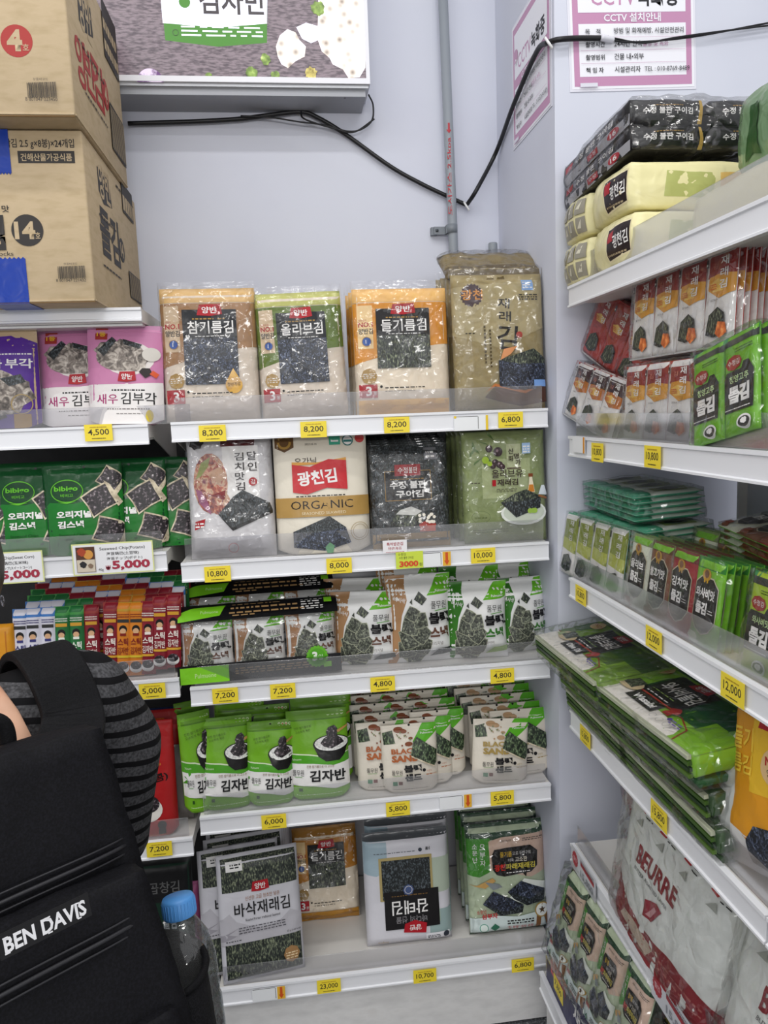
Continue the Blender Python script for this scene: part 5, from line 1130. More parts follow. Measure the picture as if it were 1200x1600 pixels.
# ---- pink and purple chip bags
def chips(w, h, c, c2, tcol, t1, t2):
    A = Art(w, h); f = film(c); A.R(0, .0, 1, .44, film('#ece6e4')); A.R(0, .40, 1, .93, f); A.R(0, .93, 1, 1, film(c2))
    A.E(.56, .66, .34, film('#e6dfdb'), .17); A.E(.46, .68, .33, FRY(), .15); A.blob(.40, .70, .28, FRY(), .14, 5); A.blob(.62, .62, .2, FRY(), .10, 8); A.P([(.15, .74), (.34, .88), (.40, .84), (.24, .68)], GIMD()); A.P([(.48, .86), (.74, .80), (.70, .76), (.5, .80)], GIMD())
    A.R(.12, .85, .28, .97, film('#a5403a')); A.T('1등', .14, .88, .26, .93, film('#e8c040'), .02); logo(A, .42, .42, .66, .53)
    A.E(.86, .70, .12, film('#d9d4cc'), .07); A.P([(.70, .52), (.78, .46), (.88, .50), (.84, .56), (.74, .56)], film('#2f2624')); A.P([(.84, .50), (.92, .46), (.96, .50), (.88, .54)], film('#d8643c'))
    A.P([(0, .18), (.25, .33), (.6, .40), (1, .42), (1, 0), (0, 0)], film('#f0ecea')); A.lines(.34, .33, .78, .36, 1, INKF, 3, .5)
    A.T(t1, .14, .20, .42, .30, film(tcol), .01); A.T(t2, .46, .195, .92, .315, INKF, .01); A.lines(.28, .145, .84, .165, 1, film('#8a8482'), 4, .5); A.lines(.4, .10, .75, .115, 1, film('#8a8482'), 5, .5); A.E(.83, .08, .05, film('#d8c22e'), .06); return A
def purple(w, h):
    A = Art(w, h); A.R(0, .80, 1, 1, film('#cbb596')); A.P([(0, 0), (1, 0), (1, .86), (.75, .94), (.4, .92), (0, .82)], film('#5f3598')); A.T('부각', .62, .60, .94, .70, WH, .02); A.lines(.5, .74, .94, .765, 1, WH, 3, .5)
    A.T('감자', .30, .60, .58, .70, WH, .02); A.blob(.62, .36, .34, FRY(), .2, 4); A.blob(.45, .25, .3, FRY(), .12, 6); A.P([(.55, .5), (.8, .54), (.86, .46), (.66, .42)], GIMD()); A.ring(.80, .24, .13, film('#b09a6a'), .1); A.R(.70, 0, .90, .14, film('#b08a3a')); A.P([(.2, .04), (.6, .14), (.62, .11), (.22, .01)], film('#2f2420')); return A
zl1 = ZL[1]
kw = dict(t=.06, kind='pouch', lean=5, crumple=.002, seal=(0, .014), cat='chip bag')
pk1 = stand(chips, 'chip_bag', 60, 178, 516, zl1, .085, 'pink seaweed chip bag half hidden behind the front pink one', None, base='#c987ac', back=film('#b87a9a'), args=('#c987ac', '#c994b4', '#b03a7a', '새우', '김부각'), seed=31, **kw)
pk2 = stand(chips, 'chip_bag', 134, 252, 510, zl1, .045, 'front pink seaweed chip bag at the right end of its shelf', None, base='#d391b6', back=film('#b87a9a'), args=('#cf8cb2', '#c994b4', '#b03a7a', '새우', '김부각'), seed=32, roll=2, **kw)
stand(purple, 'chip_bag', -66, 61, 517, zl1, .05, 'purple seaweed chip bag cut off by the left edge', None, base='#cbb596', back=film('#4a2a7a'), seed=33, **kw)
# ---- green snack pouches
def greenchip(w, h):
    A = Art(w, h); A.R(0, 0, 1, .52, film('#1f7d2f')); A.P([(0, .50), (.1, .58), (.4, .56), (.8, .62), (1, .70), (1, .40), (0, .40)], film('#1f7d2f')); A.E(.53, .955, .016, INKF)
    A.E(.32, .70, .205, film('#6cc02e'), .125, 30); A.E(.32, .70, .195, film('#124a26'), .115, 30); A.T('bibigo', .16, .685, .46, .755, film('#6cc02e'), .03); A.T('비비고', .24, .635, .40, .67, film('#6cc02e'), .01); A.P([(.2, .58), (.32, .562), (.44, .585), (.32, .575)], film('#6cc02e'))
    A.T('오리지널', .18, .405, .62, .485, WH, .045); A.T('김스낵', .19, .295, .52, .375, WH, .045); A.T('Seaweed Chips', .20, .205, .55, .24, film('#0f4a1c')); A.T('Original', .20, .16, .38, .195, film('#0f4a1c'))
    for (cx, cy, rt, s_) in ((.87, .81, -35, .15), (.73, .59, 30, .19), (.84, .24, -20, .19)):
        def q(a, b): ca, sa = math.cos(R_(rt)), math.sin(R_(rt)); return (cx+(a*ca-b*sa)*s_, cy+(a*sa+b*ca)*s_*w/h*1.0)
        A.P([q(-1.0, -.85), q(0, -.78), q(1.0, -.85), q(.92, .1), q(1.0, .85), q(0, .92), q(-1, .85), q(-.92, 0)], CHIP()); A.P([q(-.9, -.75), q(0, -.68), q(.9, -.75), q(.82, .1), q(.9, .75), q(0, .82), q(-.9, .75), q(-.82, 0)], FLAKE()); A.P([q(.75, -1.0), q(1.15, -.9), q(1.1, .6), q(.9, 1.0), q(.8, .1)], CHIP())
    return A
zl2 = ZL[2]
kw = dict(t=.055, kind='pouch', base=film('#17542c', .24, .6), back=film('#124a26'), lean=4, crumple=.0022, seal=(0, .016), cat='chip pouch', group='dark green seaweed chip pouches')
gm = stand(greenchip, 'chip_pouch', 68, 193, 724, zl2, .045, 'dark green chip pouch in full view at the front', seed=34, **kw)
for dx, dy, lb in ((-.125*.93, .02, 'dark green chip pouch left of the full one, its oval logo showing'), (-.03, .045, 'dark green chip pouch squeezed just behind the full one on its left'), (.098, .03, 'dark green chip pouch first on the right of the full one'), (.172, .06, 'dark green chip pouch at the right end of its shelf'), (-.225, .03, 'dark green chip pouch cut off by the left edge')):
    c = dup(gm, None, lb); c.matrix_world = Matrix.Translation((dx, dy, 0)) @ gm.matrix_world
for k in range(3):
    c = dup(gm, None, 'dark green chip pouch in the back row, %s' % ('left', 'middle', 'right')[k]); c.matrix_world = Matrix.Translation((-.14+.13*k, .13, 0)) @ gm.matrix_world
# ---- seasoning sticks
def stick(w, h, body, top, ink, foot):
    A = Art(w, h); A.R(0, 0, 1, 1, film(body)); A.R(0, .88, 1, 1, film(top)); A.lines(.1, .80, .9, .86, 2, film(ink), 4, .5); A.R(.12, .73, .88, .775, film('#d9a53a' if body[1] != 'd' else '#3a3a3a')); A.E(.5, .64, .26, film('#1d1a1a'), .055); A.E(.5, .615, .2, film('#d8b08a'), .038); A.R(.3, .55, .7, .585, film(ink))
    A.T('스틱', .16, .42, .84, .52, film(ink), .03); A.T('김자반', .14, .30, .86, .40, film(ink), .015); A.R(0, .255, 1, .285, film(foot)); A.E(.5, .12, .42, film('#e6e4e0'), .075); A.E(.5, .15, .36, FLAKE(), .055); return A
kinds = dict(b=('#dddce6', '#4a82c4', '#3a3a7a', '#4a4a9a', 'blue and white'), g=('#2f7a44', '#4a9a4e', '#e6ece0', '#d8c03a', 'green'), r=('#8e2434', '#9a3a34', '#f0e4dc', '#d8a83a', 'dark red'), y=('#d98a2e', '#c29a2e', '#8a2a1e', '#d8c03a', 'orange'))
zl3 = ZL[3]; protos = {}
front = [(22, 38, 'b', 955), (37, 63, 'b', 951), (63, 84, 'b', 951), (84, 106, 'g', 950), (106, 130, 'g', 949), (130, 153, 'r', 946), (159, 182, 'r', 939), (181, 200, 'y', 940), (200, 221, 'y', 940), (217, 241, 'r', 938), (238, 257, 'r', 928), (257, 280, 'r', 925)]
words = ['first', 'second', 'third', 'fourth', 'fifth', 'sixth', 'seventh', 'eighth', 'ninth', 'tenth', 'eleventh', 'twelfth']
fr = []
for i, (a, b, k, top) in enumerate(front):
    w, h, p = fit_front(a, b, top, zl3, .055, 6); body, tp_, ink, ft, nm = kinds[k]
    s_ = bag('seasoning_stick', .036, .182, .014, film(body), stick(.036, .182, body, tp_, ink, ft), film(body), 'flat', .0008, 100+i, (.006, .006), None, 0, 0, 6, 14) if k not in protos else dup(protos[k])
    protos.setdefault(k, s_); tag(s_, '%s seasoning stick, %s from the left in the front row' % (nm, words[i]), 'seasoning stick', 'seasoning sticks on the left unit')
    place(s_, (p.x, .055-(.01 if i > 5 else 0), zl3+.002+max(0, h-.182)*.7), 0, 6, 1.5 if i < 6 else 3); fr.append((s_, k, p.x))
rnd = random.Random(2); pat = 'bbgggrrbbyyrr'
for r in range(5):
    for i in range(12):
        k = pat[(i+r*2) % len(pat)] if r else front[i][2]; s_ = dup(protos[k]); x = -.385+.032*i+rnd.uniform(-.003, .003)
        tag(s_, '%s-topped seasoning stick, %s along the %s row' % (kinds[k][4], words[i], ('second', 'third', 'fourth', 'fifth', 'back')[r]), 'seasoning stick', 'seasoning sticks on the left unit')
        place(s_, (x, .085+.028*r, zl3+.012+.009*r), 0, 6, 1)
o = bag('snack_packet', .06, .15, .02, film('#d99a2a'), Art(.06, .15).R(.3, 0, .4, 1, film('#e9b84a')).R(.7, 0, .75, 1, film('#c07a1e')), None, 'flat', .001, 120, (.006, .006), None, 0, 0, 8, 12); tag(o, 'yellow packet at the left edge beside the seasoning sticks', 'packet'); p = at_y(0, 1000, .05); place(o, (p.x, .05, zl3+.002), 0, 5)
# ---- fourth shelf: red box, dark packs; fifth: dark and pink packs
def redbox(w, h):
    A = Art(w, h); A.R(.05, .80, .6, .93, film('#d9702a')); A.R(.12, .83, .5, .89, film('#e8c0a0')); A.lines(.1, .62, .7, .66, 1, film('#d98a3a'), 3, .5); A.T('(매콤)', .2, .46, .85, .54, film('#1d1412'), .02, 12); A.E(.35, .24, .34, film('#e8e4dc'), .11); A.E(.35, .29, .28, FLAKE(), .08); A.E(.66, .1, .1, film('#1d1412')); A.R(.58, .02, .74, .07, film('#1d1412')); return A
zl4 = ZL[4]
o = stand(redbox, 'flake_pouch', 205, 274, 1126, zl4, .05, 'red pouch of spicy seaweed flakes behind the striped sleeve', None, .05, '#b5282a', film('#8e1f22'), 'pouch', 4, seed=36, cat='pouch')
for k in range(3):
    c = dup(o, None, ('red flake pouch behind the front red one', 'red flake pouch left of the front one, hidden by the sleeve', 'red flake pouch further left behind the person')[k]); c.matrix_world = Matrix.Translation(((.012, -.11, -.22)[k], (.07, .0, .01)[k], 0)) @ o.matrix_world
nv = bag('seaweed_bag', .12, .22, .06, film('#1f3f7a'), Art(.12, .22).R(0, .6, 1, .9, film('#2f6ab0')).R(.1, .3, .9, .55, film('#142a55')), None, 'pillow', .004, 121, (.01, .012)); tag(nv, 'navy blue bag standing behind the red pouches', 'seaweed bag'); p = at_y(262, 1110, .2); place(nv, (p.x, .2, zl4+.003), 0, 4); nv.scale = (1, 1, max(.8, (p.z-zl4)/.22))
dk = film('#23202a', .25, .6)
w, h, p = fit_front(272, 300, 1180, zl4, .09, 0)
o = bag('seaweed_bag', .05, .20, .05, film('#8f8a86', .2, .7), None, None, 'pillow', .004, 122, (.01, .012)); tag(o, 'crumpled clear-backed bag at the right end of the red pouches', 'seaweed bag'); place(o, (p.x-.004, .10, zl4+.003), 0, 4)
zl5 = ZL[5]
def darkg(w, h): A = Art(w, h); A.R(0, .0, 1, .62, film('#16382a')); A.R(0, .62, 1, 1, film('#1a1a1c')); A.T('곱창김', .3, .70, .8, .80, film('#6a6a6a'), .01); A.T('돌김', .5, .38, .72, .5, WH, .03); return A
o = stand(darkg, 'seaweed_pack', 205, 302, 1338, zl5, .06, 'black and dark green laver pack beside the blue-capped bottle', None, .03, '#16382a', film('#102a20'), lean=6, seed=37)
c = bag('seaweed_pack', .16, .20, .03, film('#c06a9a'), Art(.16, .2).R(0, 0, 1, .5, film('#d99abf')), None, 'flat', .001, 123); tag(c, 'pink pack peeping out at the right end of the lowest left shelf', 'seaweed pack'); p = at_y(262, 1400, .10); place(c, (p.x, .11, zl5+.003), 0, 4)
# ================================================================ person with backpack
def skin_mesh(name, verts, edges, radii, mat, parent=None, sub=2, root=0):
    me = bpy.data.meshes.new(name); me.from_pydata([tuple(v) for v in verts], edges, []); o = bpy.data.objects.new(name, me); COL.objects.link(o)
    o.modifiers.new('s', 'SKIN')
    for i, r in enumerate(radii):
        sv = me.skin_vertices[0].data[i]; sv.radius = r if isinstance(r, tuple) else (r, r); sv.use_root = (i == root)
    m = o.modifiers.new('u', 'SUBSURF'); m.levels = sub; m.render_levels = sub
    dg = bpy.context.evaluated_depsgraph_get(); dg.update(); nm = bpy.data.meshes.new_from_object(o.evaluated_get(dg)); bpy.data.objects.remove(o)
    for p in nm.polygons: p.use_smooth = True
    nm.materials.clear(); return link(name, nm, [mat], parent)
def darken(m): return m
SKIN = speck('skin', [(.35, '#d3a084'), (.6, '#dcae92')], 30, (1, 1, 1), 2, .5, .02)
HAIR = speck('black_hair', [(.4, '#141112'), (.65, '#2a2425')], 60, (1, 1, .1), 3, .4, .4)
def stripes():
    if 'stripes' not in _M:
        m, t, b = newmat('striped_jersey'); b.inputs['Roughness'].default_value = .85; b.inputs['Specular IOR Level'].default_value = .1
        c = N(t, 'ShaderNodeTexCoord'); mp = N(t, 'ShaderNodeMapping'); mp.inputs['Rotation'].default_value = (R_(8), R_(-10), 0); t.links.new(c.outputs['Object'], mp.inputs[0])
        sx = N(t, 'ShaderNodeSeparateXYZ'); t.links.new(mp.outputs[0], sx.inputs[0])
        n0 = N(t, 'ShaderNodeTexNoise', Scale=9, Detail=1); t.links.new(c.outputs['Object'], n0.inputs['Vector'])
        ad = N(t, 'ShaderNodeMath', operation='MULTIPLY_ADD'); ad.inputs[1].default_value = .012; t.links.new(n0.outputs['Fac'], ad.inputs[0]); t.links.new(sx.outputs['Z'], ad.inputs[2])
        ml = N(t, 'ShaderNodeMath', operation='MULTIPLY'); ml.inputs[1].default_value = 1/.0225; t.links.new(ad.outputs[0], ml.inputs[0])
        fr_ = N(t, 'ShaderNodeMath', operation='FRACT'); t.links.new(ml.outputs[0], fr_.inputs[0])
        lt = N(t, 'ShaderNodeMath', operation='LESS_THAN'); lt.inputs[1].default_value = .36; t.links.new(fr_.outputs[0], lt.inputs[0])
        n1 = N(t, 'ShaderNodeTexNoise', Scale=260, Detail=2); t.links.new(c.outputs['Object'], n1.inputs['Vector'])
        rp = N(t, 'ShaderNodeValToRGB'); rp.color_ramp.elements[0].color = lin('#38383a'); rp.color_ramp.elements[1].color = lin('#57575a'); rp.color_ramp.elements[0].position = .35; rp.color_ramp.elements[1].position = .65; t.links.new(n1.outputs['Fac'], rp.inputs[0])
        mx = N(t, 'ShaderNodeMix', data_type='RGBA'); t.links.new(lt.outputs[0], mx.inputs['Factor']); t.links.new(rp.outputs[0], mx.inputs['A']); mx.inputs['B'].default_value = lin('#151517'); t.links.new(mx.outputs['Result'], b.inputs['Base Color']); _M['stripes'] = m
    return _M['stripes']
NYL = speck('black_nylon', [(.4, '#0b0b0e'), (.65, '#131318')], 420, (1, 1, 1), 2, .66, .15)
NYLS = speck('black_webbing', [(.4, '#0c0c0e'), (.6, '#141417')], 500, (1, 1, 2), 1, .7, .3)
ZIPM = plain('#242428', .5); MESHP = speck('black_mesh', [(.45, '#0e0e10'), (.6, '#1c1c20')], 600, (1, 1, 1), 1, .7, .2)
# body axes: the person faces the left unit, back and pack towards the camera
fw = Vector((-.62, .785, 0)).normalized(); rt = Vector((fw.y, -fw.x, 0)); up = Vector((0, 0, 1))
SH = at_d(148, 1078, 1.02)                       # right shoulder joint
nk = SH-rt*.185+up*.035+fw*.02
pel = nk-up*.50-fw*.12
def B(r, f, u): return pel+rt*r+fw*f+up*u         # body frame round the pelvis
hd = at_d(-100, 922, 1.10)
lsh = SH-rt*.37
hip_r, hip_l = pel+rt*.09-up*.02, pel-rt*.09-up*.02
gz = pel.z-.02
V = [pel, pel+up*.17+fw*.03, pel+up*.36+fw*.085, nk-up*.04, nk+up*.035+fw*.035, hd-up*.02-fw*.0, hd+up*.06,
     SH, SH+rt*.02-up*.235+fw*.05, SH-rt*.03-up*.22+fw*.26, SH-rt*.06-up*.20+fw*.33,
     lsh, lsh-rt*.035-up*.25-fw*.02, lsh-up*.30+fw*.20, lsh+rt*.03-up*.29+fw*.28,
     hip_r, hip_r+fw*.03-up*gz*.48, hip_r-fw*.02-up*(gz*.93), hip_r+fw*.11-up*(gz*.975),
     hip_l, hip_l+fw*.03-up*gz*.48, hip_l-fw*.02-up*(gz*.93), hip_l+fw*.11-up*(gz*.975)]
E_ = [(0, 1), (1, 2), (2, 3), (3, 4), (4, 5), (5, 6), (3, 7), (7, 8), (8, 9), (9, 10), (3, 11), (11, 12), (12, 13), (13, 14), (0, 15), (15, 16), (16, 17), (17, 18), (0, 19), (19, 20), (20, 21), (21, 22)]
RD = [.135, .125, .11, .050, .050, .078, .075, .036, .036, .031, .024, .045, .040, .031, .024, .09, .062, .04, .035, .09, .062, .04, .035]
person = empty('person', (pel.x, pel.y, 0)); tag(person, 'person seen from behind in a grey and black striped shirt, wearing a black backpack', 'person')
MP = Matrix.Translation((-pel.x, -pel.y, 0))
# hands: five fingers each, rooted in the palm
def hand(base, d, side):
    o = len(V); a = (side*rt); ups = up
    V.append(base+d*.045); E_.append((base_i[0], o)); RD.append((.03, .017))
    for k, (off, ln) in enumerate(((-.026, .062), (-.009, .072), (.009, .068), (.026, .055))):
        i = len(V); p = base+d*.075+a*off; V.extend([p, p+d*ln*.5-ups*.008, p+d*ln*.85-ups*.026]); RD.extend([.0095, .0085, .0075]); E_.extend([(o, i), (i, i+1), (i+1, i+2)])
    i = len(V); p = base+d*.03-a*.036; V.extend([p, p+d*.03-a*.014-ups*.006, p+d*.055-a*.012-ups*.014]); RD.extend([.012, .0105, .009]); E_.extend([(o, i), (i, i+1), (i+1, i+2)])
for wi, sd in ((10, 1), (14, -1)):
    base_i = [wi]; hand(V[wi], (V[wi]-V[wi-1]).normalized(), sd)
body = skin_mesh('body', [v for v in V], E_, RD, SKIN)
body.matrix_world = MP; body.parent = person
# face, ears and hair
def ell(name, c, rx, ry, rz_, m, parent, cut=None, n=24):
    bm = bmesh.new(); bmesh.ops.create_uvsphere(bm, u_segments=n, v_segments=n//2, radius=1)
    if cut: bmesh.ops.bisect_plane(bm, geom=bm.verts[:]+bm.edges[:]+bm.faces[:], plane_co=cut[0], plane_no=cut[1], clear_outer=True)
    Mx = Matrix((( rt.x*rx, fw.x*ry, 0, c.x), (rt.y*rx, fw.y*ry, 0, c.y), (0, 0, rz_, c.z), (0, 0, 0, 1)))
    for v in bm.verts: v.co = Mx @ v.co
    g = G(); g.bm(bm, m, True); o = g.build(name); o.matrix_world = MP; o.parent = parent; return o
ell('hair', hd+up*.035-fw*.012, .088, .100, .105, HAIR, person, ((0, .25, -.25), Vector((0, .8, -.6))))
for s_ in (-1, 1): ell('ear', hd+rt*(.080*s_)+up*.0, .014, .022, .034, SKIN, body)
ell('nose', hd+fw*.088-up*.012, .013, .018, .022, SKIN, body); ell('lips', hd+fw*.078-up*.052, .022, .008, .008, plain('#b0706a'), body)
for s_ in (-1, 1): ell('eye', hd+fw*.074+rt*(.030*s_)+up*.018, .013, .008, .008, plain('#ece8e4', .2), body); ell('iris', hd+fw*.081+rt*(.030*s_)+up*.018, .006, .003, .006, plain('#1d1512', .2), body)
g = G(); 
g.tube([hd+rt*.088-up*.034+Vector((math.cos(a)*.006*fw.x, math.cos(a)*.006*fw.y, math.sin(a)*.008)) for a in [k*math.pi/6 for k in range(13)]], .0012, plain('#8a8a90', .2, 1), 6); o = g.build('earring'); o.matrix_world = MP; o.parent = person
# striped shirt with loose sleeves
def blend(name, chains, mat, vox=.010, smooth=6):
    'cloth volume: overlapping round sections along each chain, melted into one surface'
    bm = bmesh.new()
    for ch in chains:
        for (p, a), (q, b) in zip(ch, ch[1:]):
            n_ = max(2, int((q-p).length/.014))
            for k in range(n_+1):
                f = k/n_; c = p+(q-p)*f; r = [a[i_]+(b[i_]-a[i_])*f for i_ in range(3)]
                Mx = Matrix(((rt.x*r[0], fw.x*r[1], 0, c.x), (rt.y*r[0], fw.y*r[1], 0, c.y), (0, 0, r[2], c.z), (0, 0, 0, 1)))
                bmesh.ops.create_icosphere(bm, subdivisions=2, radius=1, matrix=Mx)
    me = bpy.data.meshes.new(name); bm.to_mesh(me); bm.free(); o = bpy.data.objects.new(name, me); COL.objects.link(o)
    m = o.modifiers.new('r', 'REMESH'); m.mode = 'VOXEL'; m.voxel_size = vox
    m = o.modifiers.new('s', 'SMOOTH'); m.iterations = smooth; m.factor = .5
    dg = bpy.context.evaluated_depsgraph_get(); dg.update(); nm = bpy.data.meshes.new_from_object(o.evaluated_get(dg)); bpy.data.objects.remove(o)
    for p in nm.polygons: p.use_smooth = True
    nm.materials.clear(); return link(name, nm, [mat])
T3 = lambda a: (a, a, a)
CH = [[(pel-up*.02, (.17, .15, .08)), (pel+up*.18+fw*.03, (.165, .145, .08)), (pel+up*.36+fw*.085, (.17, .135, .08)), (nk-up*.085+fw*.0, (.12, .085, .06))]]
for s_, J in ((1, SH), (-1, lsh)):
    CH.append([(nk-up*.055, T3(.062)), (J-up*.004-rt*.02*s_, T3(.066)), (J+rt*.022*s_-up*.09+fw*.012, T3(.070)), (J+rt*.018*s_-up*.235+fw*.05, T3(.064))])
shirt = blend('striped_shirt', CH, stripes()); shirt.matrix_world = MP; shirt.parent = person
for hp, nm in ((hip_r, 'trouser_leg'), (hip_l, 'trouser_leg')):
    o = skin_mesh(nm, [hp+up*.05, hp+fw*.03-up*gz*.48, hp-fw*.02-up*(gz*.90)], [(0, 1), (1, 2)], [.115, .08, .065], plain('#26282e', .9)); o.matrix_world = MP; o.parent = person
for hp in (hip_r, hip_l):
    c = Vector((hp.x, hp.y, 0))
    o = skin_mesh('shoe', [c-fw*.06+up*.045, c+fw*.04+up*.045, c+fw*.14+up*.035], [(0, 1), (1, 2)], [(.045, .045), (.046, .045), (.04, .033)], plain('#e0e0e2', .6)); o.matrix_world = MP; o.parent = person
# ---------------- backpack: local x to its right, y into the wearer's back, z up
e = empty('backpack'); tag(e, 'black backpack with a white-lettered patch, worn by the person in the foreground', 'backpack')
bx = rt.copy(); tilt = R_(15); bz = (up*math.cos(tilt)+fw*math.sin(tilt)).normalized(); by = bz.cross(bx).normalized()
def bw_(px, py, t): return at_d(px, py, t)
top_r = at_d(192, 1112, .835)
BWD, BH, BD = .30, .46, .095
org = top_r-bx*(BWD/2)-bz*BH
MB_ = Matrix(((bx.x, by.x, bz.x, org.x), (bx.y, by.y, bz.y, org.y), (bx.z, by.z, bz.z, org.z), (0, 0, 0, 1)))
e.matrix_world = MB_
def shell(name, w, d, h, y0, z0, k=.16, m=None, parent=None, seed=1, cr=.0025, taper=.10, n=18):
    P = softpos(w, d, h, k, seed, cr); bm = bmesh.new(); bmesh.ops.create_cube(bm, size=2); bmesh.ops.subdivide_edges(bm, edges=bm.edges[:], cuts=n, use_grid_fill=True)
    for v in bm.verts:
        p = P(*v.co); q = p.z/h; p.x *= 1-taper*q*q*q; p.y *= (1-.30*q*q) ; v.co = Vector((p.x, p.y+y0, p.z+z0))
    g = G(); g.bm(bm, m or NYL, True); return g.build(name, parent)
main = shell('main_compartment', BWD, BD, BH, BD/2, 0, .14, seed=3, cr=.003, parent=e)
pk = shell('front_pocket', .285, .075, .30, -.012, .012, .16, seed=5, cr=.003, parent=e)
pk2 = shell('lower_pocket', .275, .05, .165, -.040, .012, .16, seed=7, cr=.0025, parent=e)
def fy(x, z):   # front surface (towards the camera) of the pack at x, z
    y = 0.0
    if .012 < z < .31: y = -.048
    if .012 < z < .175: y = -.064
    return y
def zipper(name, z, y, wd, droop=.004):
    g = G(); pts = [Vector((x, y+.010*(abs(2*x/wd)**4)*2.0, z-droop*abs(2*x/wd)**2)) for x in [(-.5+k/16)*wd for k in range(17)]]
    for off, r in ((0, .0022), (.008, .0011), (-.008, .0011)): g.tube([p+Vector((0, 0, off)) for p in pts], r, ZIPM, 8)
    o = g.build(name, e)
    return o
zipper('zipper', .325, -.006, .27); zipper('zipper', .262, -.046, .262); zipper('zipper', .128, -.062, .25); zipper('zipper', .05, -.063, .25)
A = Art(.080, .021); A.R(0, 0, 1, 1, plain('#101013', .8)); A.T('BEN DAVIS', .05, .16, .95, .82, plain('#d9d9dc', .8), .03)
for (u0, u1) in ((.045, .10), (.50, .55), (.83, .875)): A.R(u0, .14, u1, .20, plain('#d9d9dc', .8)); A.R(u0, .77, u1, .83, plain('#d9d9dc', .8))
_iv = MB_.inverted(); _o = _iv @ CAM_POS; _q = (_iv @ at_d(71, 1446, 1)) - _o; lc = _o + _q*((-.069-_o.y)/_q.y)
g = G(); g.box(-.040, .040, .0, .0014, 0, .021, plain('#101013', .8)); g.art(A, lambda x, z, lf: (x, -lf, z), .0004, .0003, 0); o = g.build('name_patch', e); o.location = (lc.x, -.071, lc.z-.010); o['label'] = 'black patch with white letters'
g = G(); g.tube(spline([(-.05, .07, BH-.02), (-.045, .06, BH+.02), (0, .055, BH+.035), (.045, .06, BH+.02), (.05, .07, BH-.02)]), .009, NYLS, 8); g.build('haul_loop', e)
iv = MB_.inverted()
def strap(name, pts, wd, th, m):
    pts = spline([iv @ p for p in pts], 8); g = G(); n = len(pts); vs = []; fs = []
    for i, p in enumerate(pts):
        d = (pts[min(i+1, n-1)]-pts[max(i-1, 0)]).normalized(); sd = Vector((1, 0, 0)); sd = (sd-d*sd.dot(d)).normalized(); nn = d.cross(sd)
        for a, b in ((-1, -1), (1, -1), (1, 1), (-1, 1)): vs.append(p+sd*(a*wd/2)+nn*(b*th/2))
    for i in range(n-1):
        for k in range(4): fs.append((i*4+k, i*4+(k+1) % 4, (i+1)*4+(k+1) % 4, (i+1)*4+k))
    fs += [(0, 1, 2, 3), tuple((n-1)*4+k for k in (3, 2, 1, 0))]; g.add(vs, fs, m); o = g.build(name, e)
    bv = o.modifiers.new('b', 'BEVEL'); bv.width = .003; bv.segments = 2; return o
for s_, J in ((1, SH), (-1, lsh)):
    c = J-rt*(s_*.062)
    strap('shoulder_strap', [MB_ @ Vector((s_*.112, .085, BH-.035)), c-fw*.078+up*.004, c-fw*.040+up*.052, c+fw*.015+up*.068, c+fw*.062+up*.035, c+fw*.075-up*.06], .072, .012, NYLS)
# mesh side pocket with the bottle
g = G(); n = 14; vs = []; fs = []; cxp, cyp = BWD/2-.004, .055
for j in range(6):
    q = j/5
    for k in range(n+1):
        a = -math.pi/2+math.pi*k/n; r = .052+.006*q; vs.append((cxp+r*math.cos(a)*1.0, cyp+(r+.012)*math.sin(a), .01+.16*q+(.012*math.sin(a) if j == 5 else 0)))
for j in range(5):
    for k in range(n): fs.append((j*(n+1)+k, j*(n+1)+k+1, (j+1)*(n+1)+k+1, (j+1)*(n+1)+k))
fs.append(tuple(range(n+1))); g.add(vs, fs, MESHP, True); o = g.build('side_pocket', e); sm = o.modifiers.new('s', 'SOLIDIFY'); sm.thickness = .002
g = G(); g.tube([Vector(v) for v in vs[5*(n+1):]], .004, NYLS, 8); g.build('pocket_binding', e)
bt = empty('water_bottle'); tag(bt, 'clear plastic water bottle with a blue cap in the backpack side pocket', 'bottle')
PLA = clear_film('bottle_plastic', 30, .15, .06, .6, '#e4eaee', .05)
g = G(); g.lathe([(.0001, .0), (.028, .002), (.031, .012), (.031, .05), (.029, .055), (.031, .06), (.031, .10), (.029, .105), (.031, .11), (.031, .140), (.026, .165), (.016, .182), (.0135, .186), (.0135, .200)], PLA, 28); g.build('bottle_body', bt)
g = G(); g.lathe([(.0001, .001), (.0285, .003), (.0295, .012), (.0295, .12), (.0001, .12)], clear_film('water', 12, .05, .03, .5, '#dfe8ea', .03), 24); g.build('water', bt)
CAPB = plain('#4f8fd0', .4); g = G(); pr_ = [(.0001, .206), (.0155, .206), (.0172, .203), (.0174, .188), (.0168, .186)]
g.lathe(pr_, CAPB, 36)
for k in range(30):
    a = 2*math.pi*k/30; g.box(.0170*math.cos(a)-.0006, .0170*math.cos(a)+.0006, .0170*math.sin(a)-.0006, .0170*math.sin(a)+.0006, .188, .202, CAPB)
g.build('cap', bt)
bt.matrix_world = MB_ @ Matrix.Translation((cxp+.036, cyp+.01, -.006)) @ Matrix.Rotation(R_(4), 4, 'Y') @ Matrix.Scale(1.12, 4)
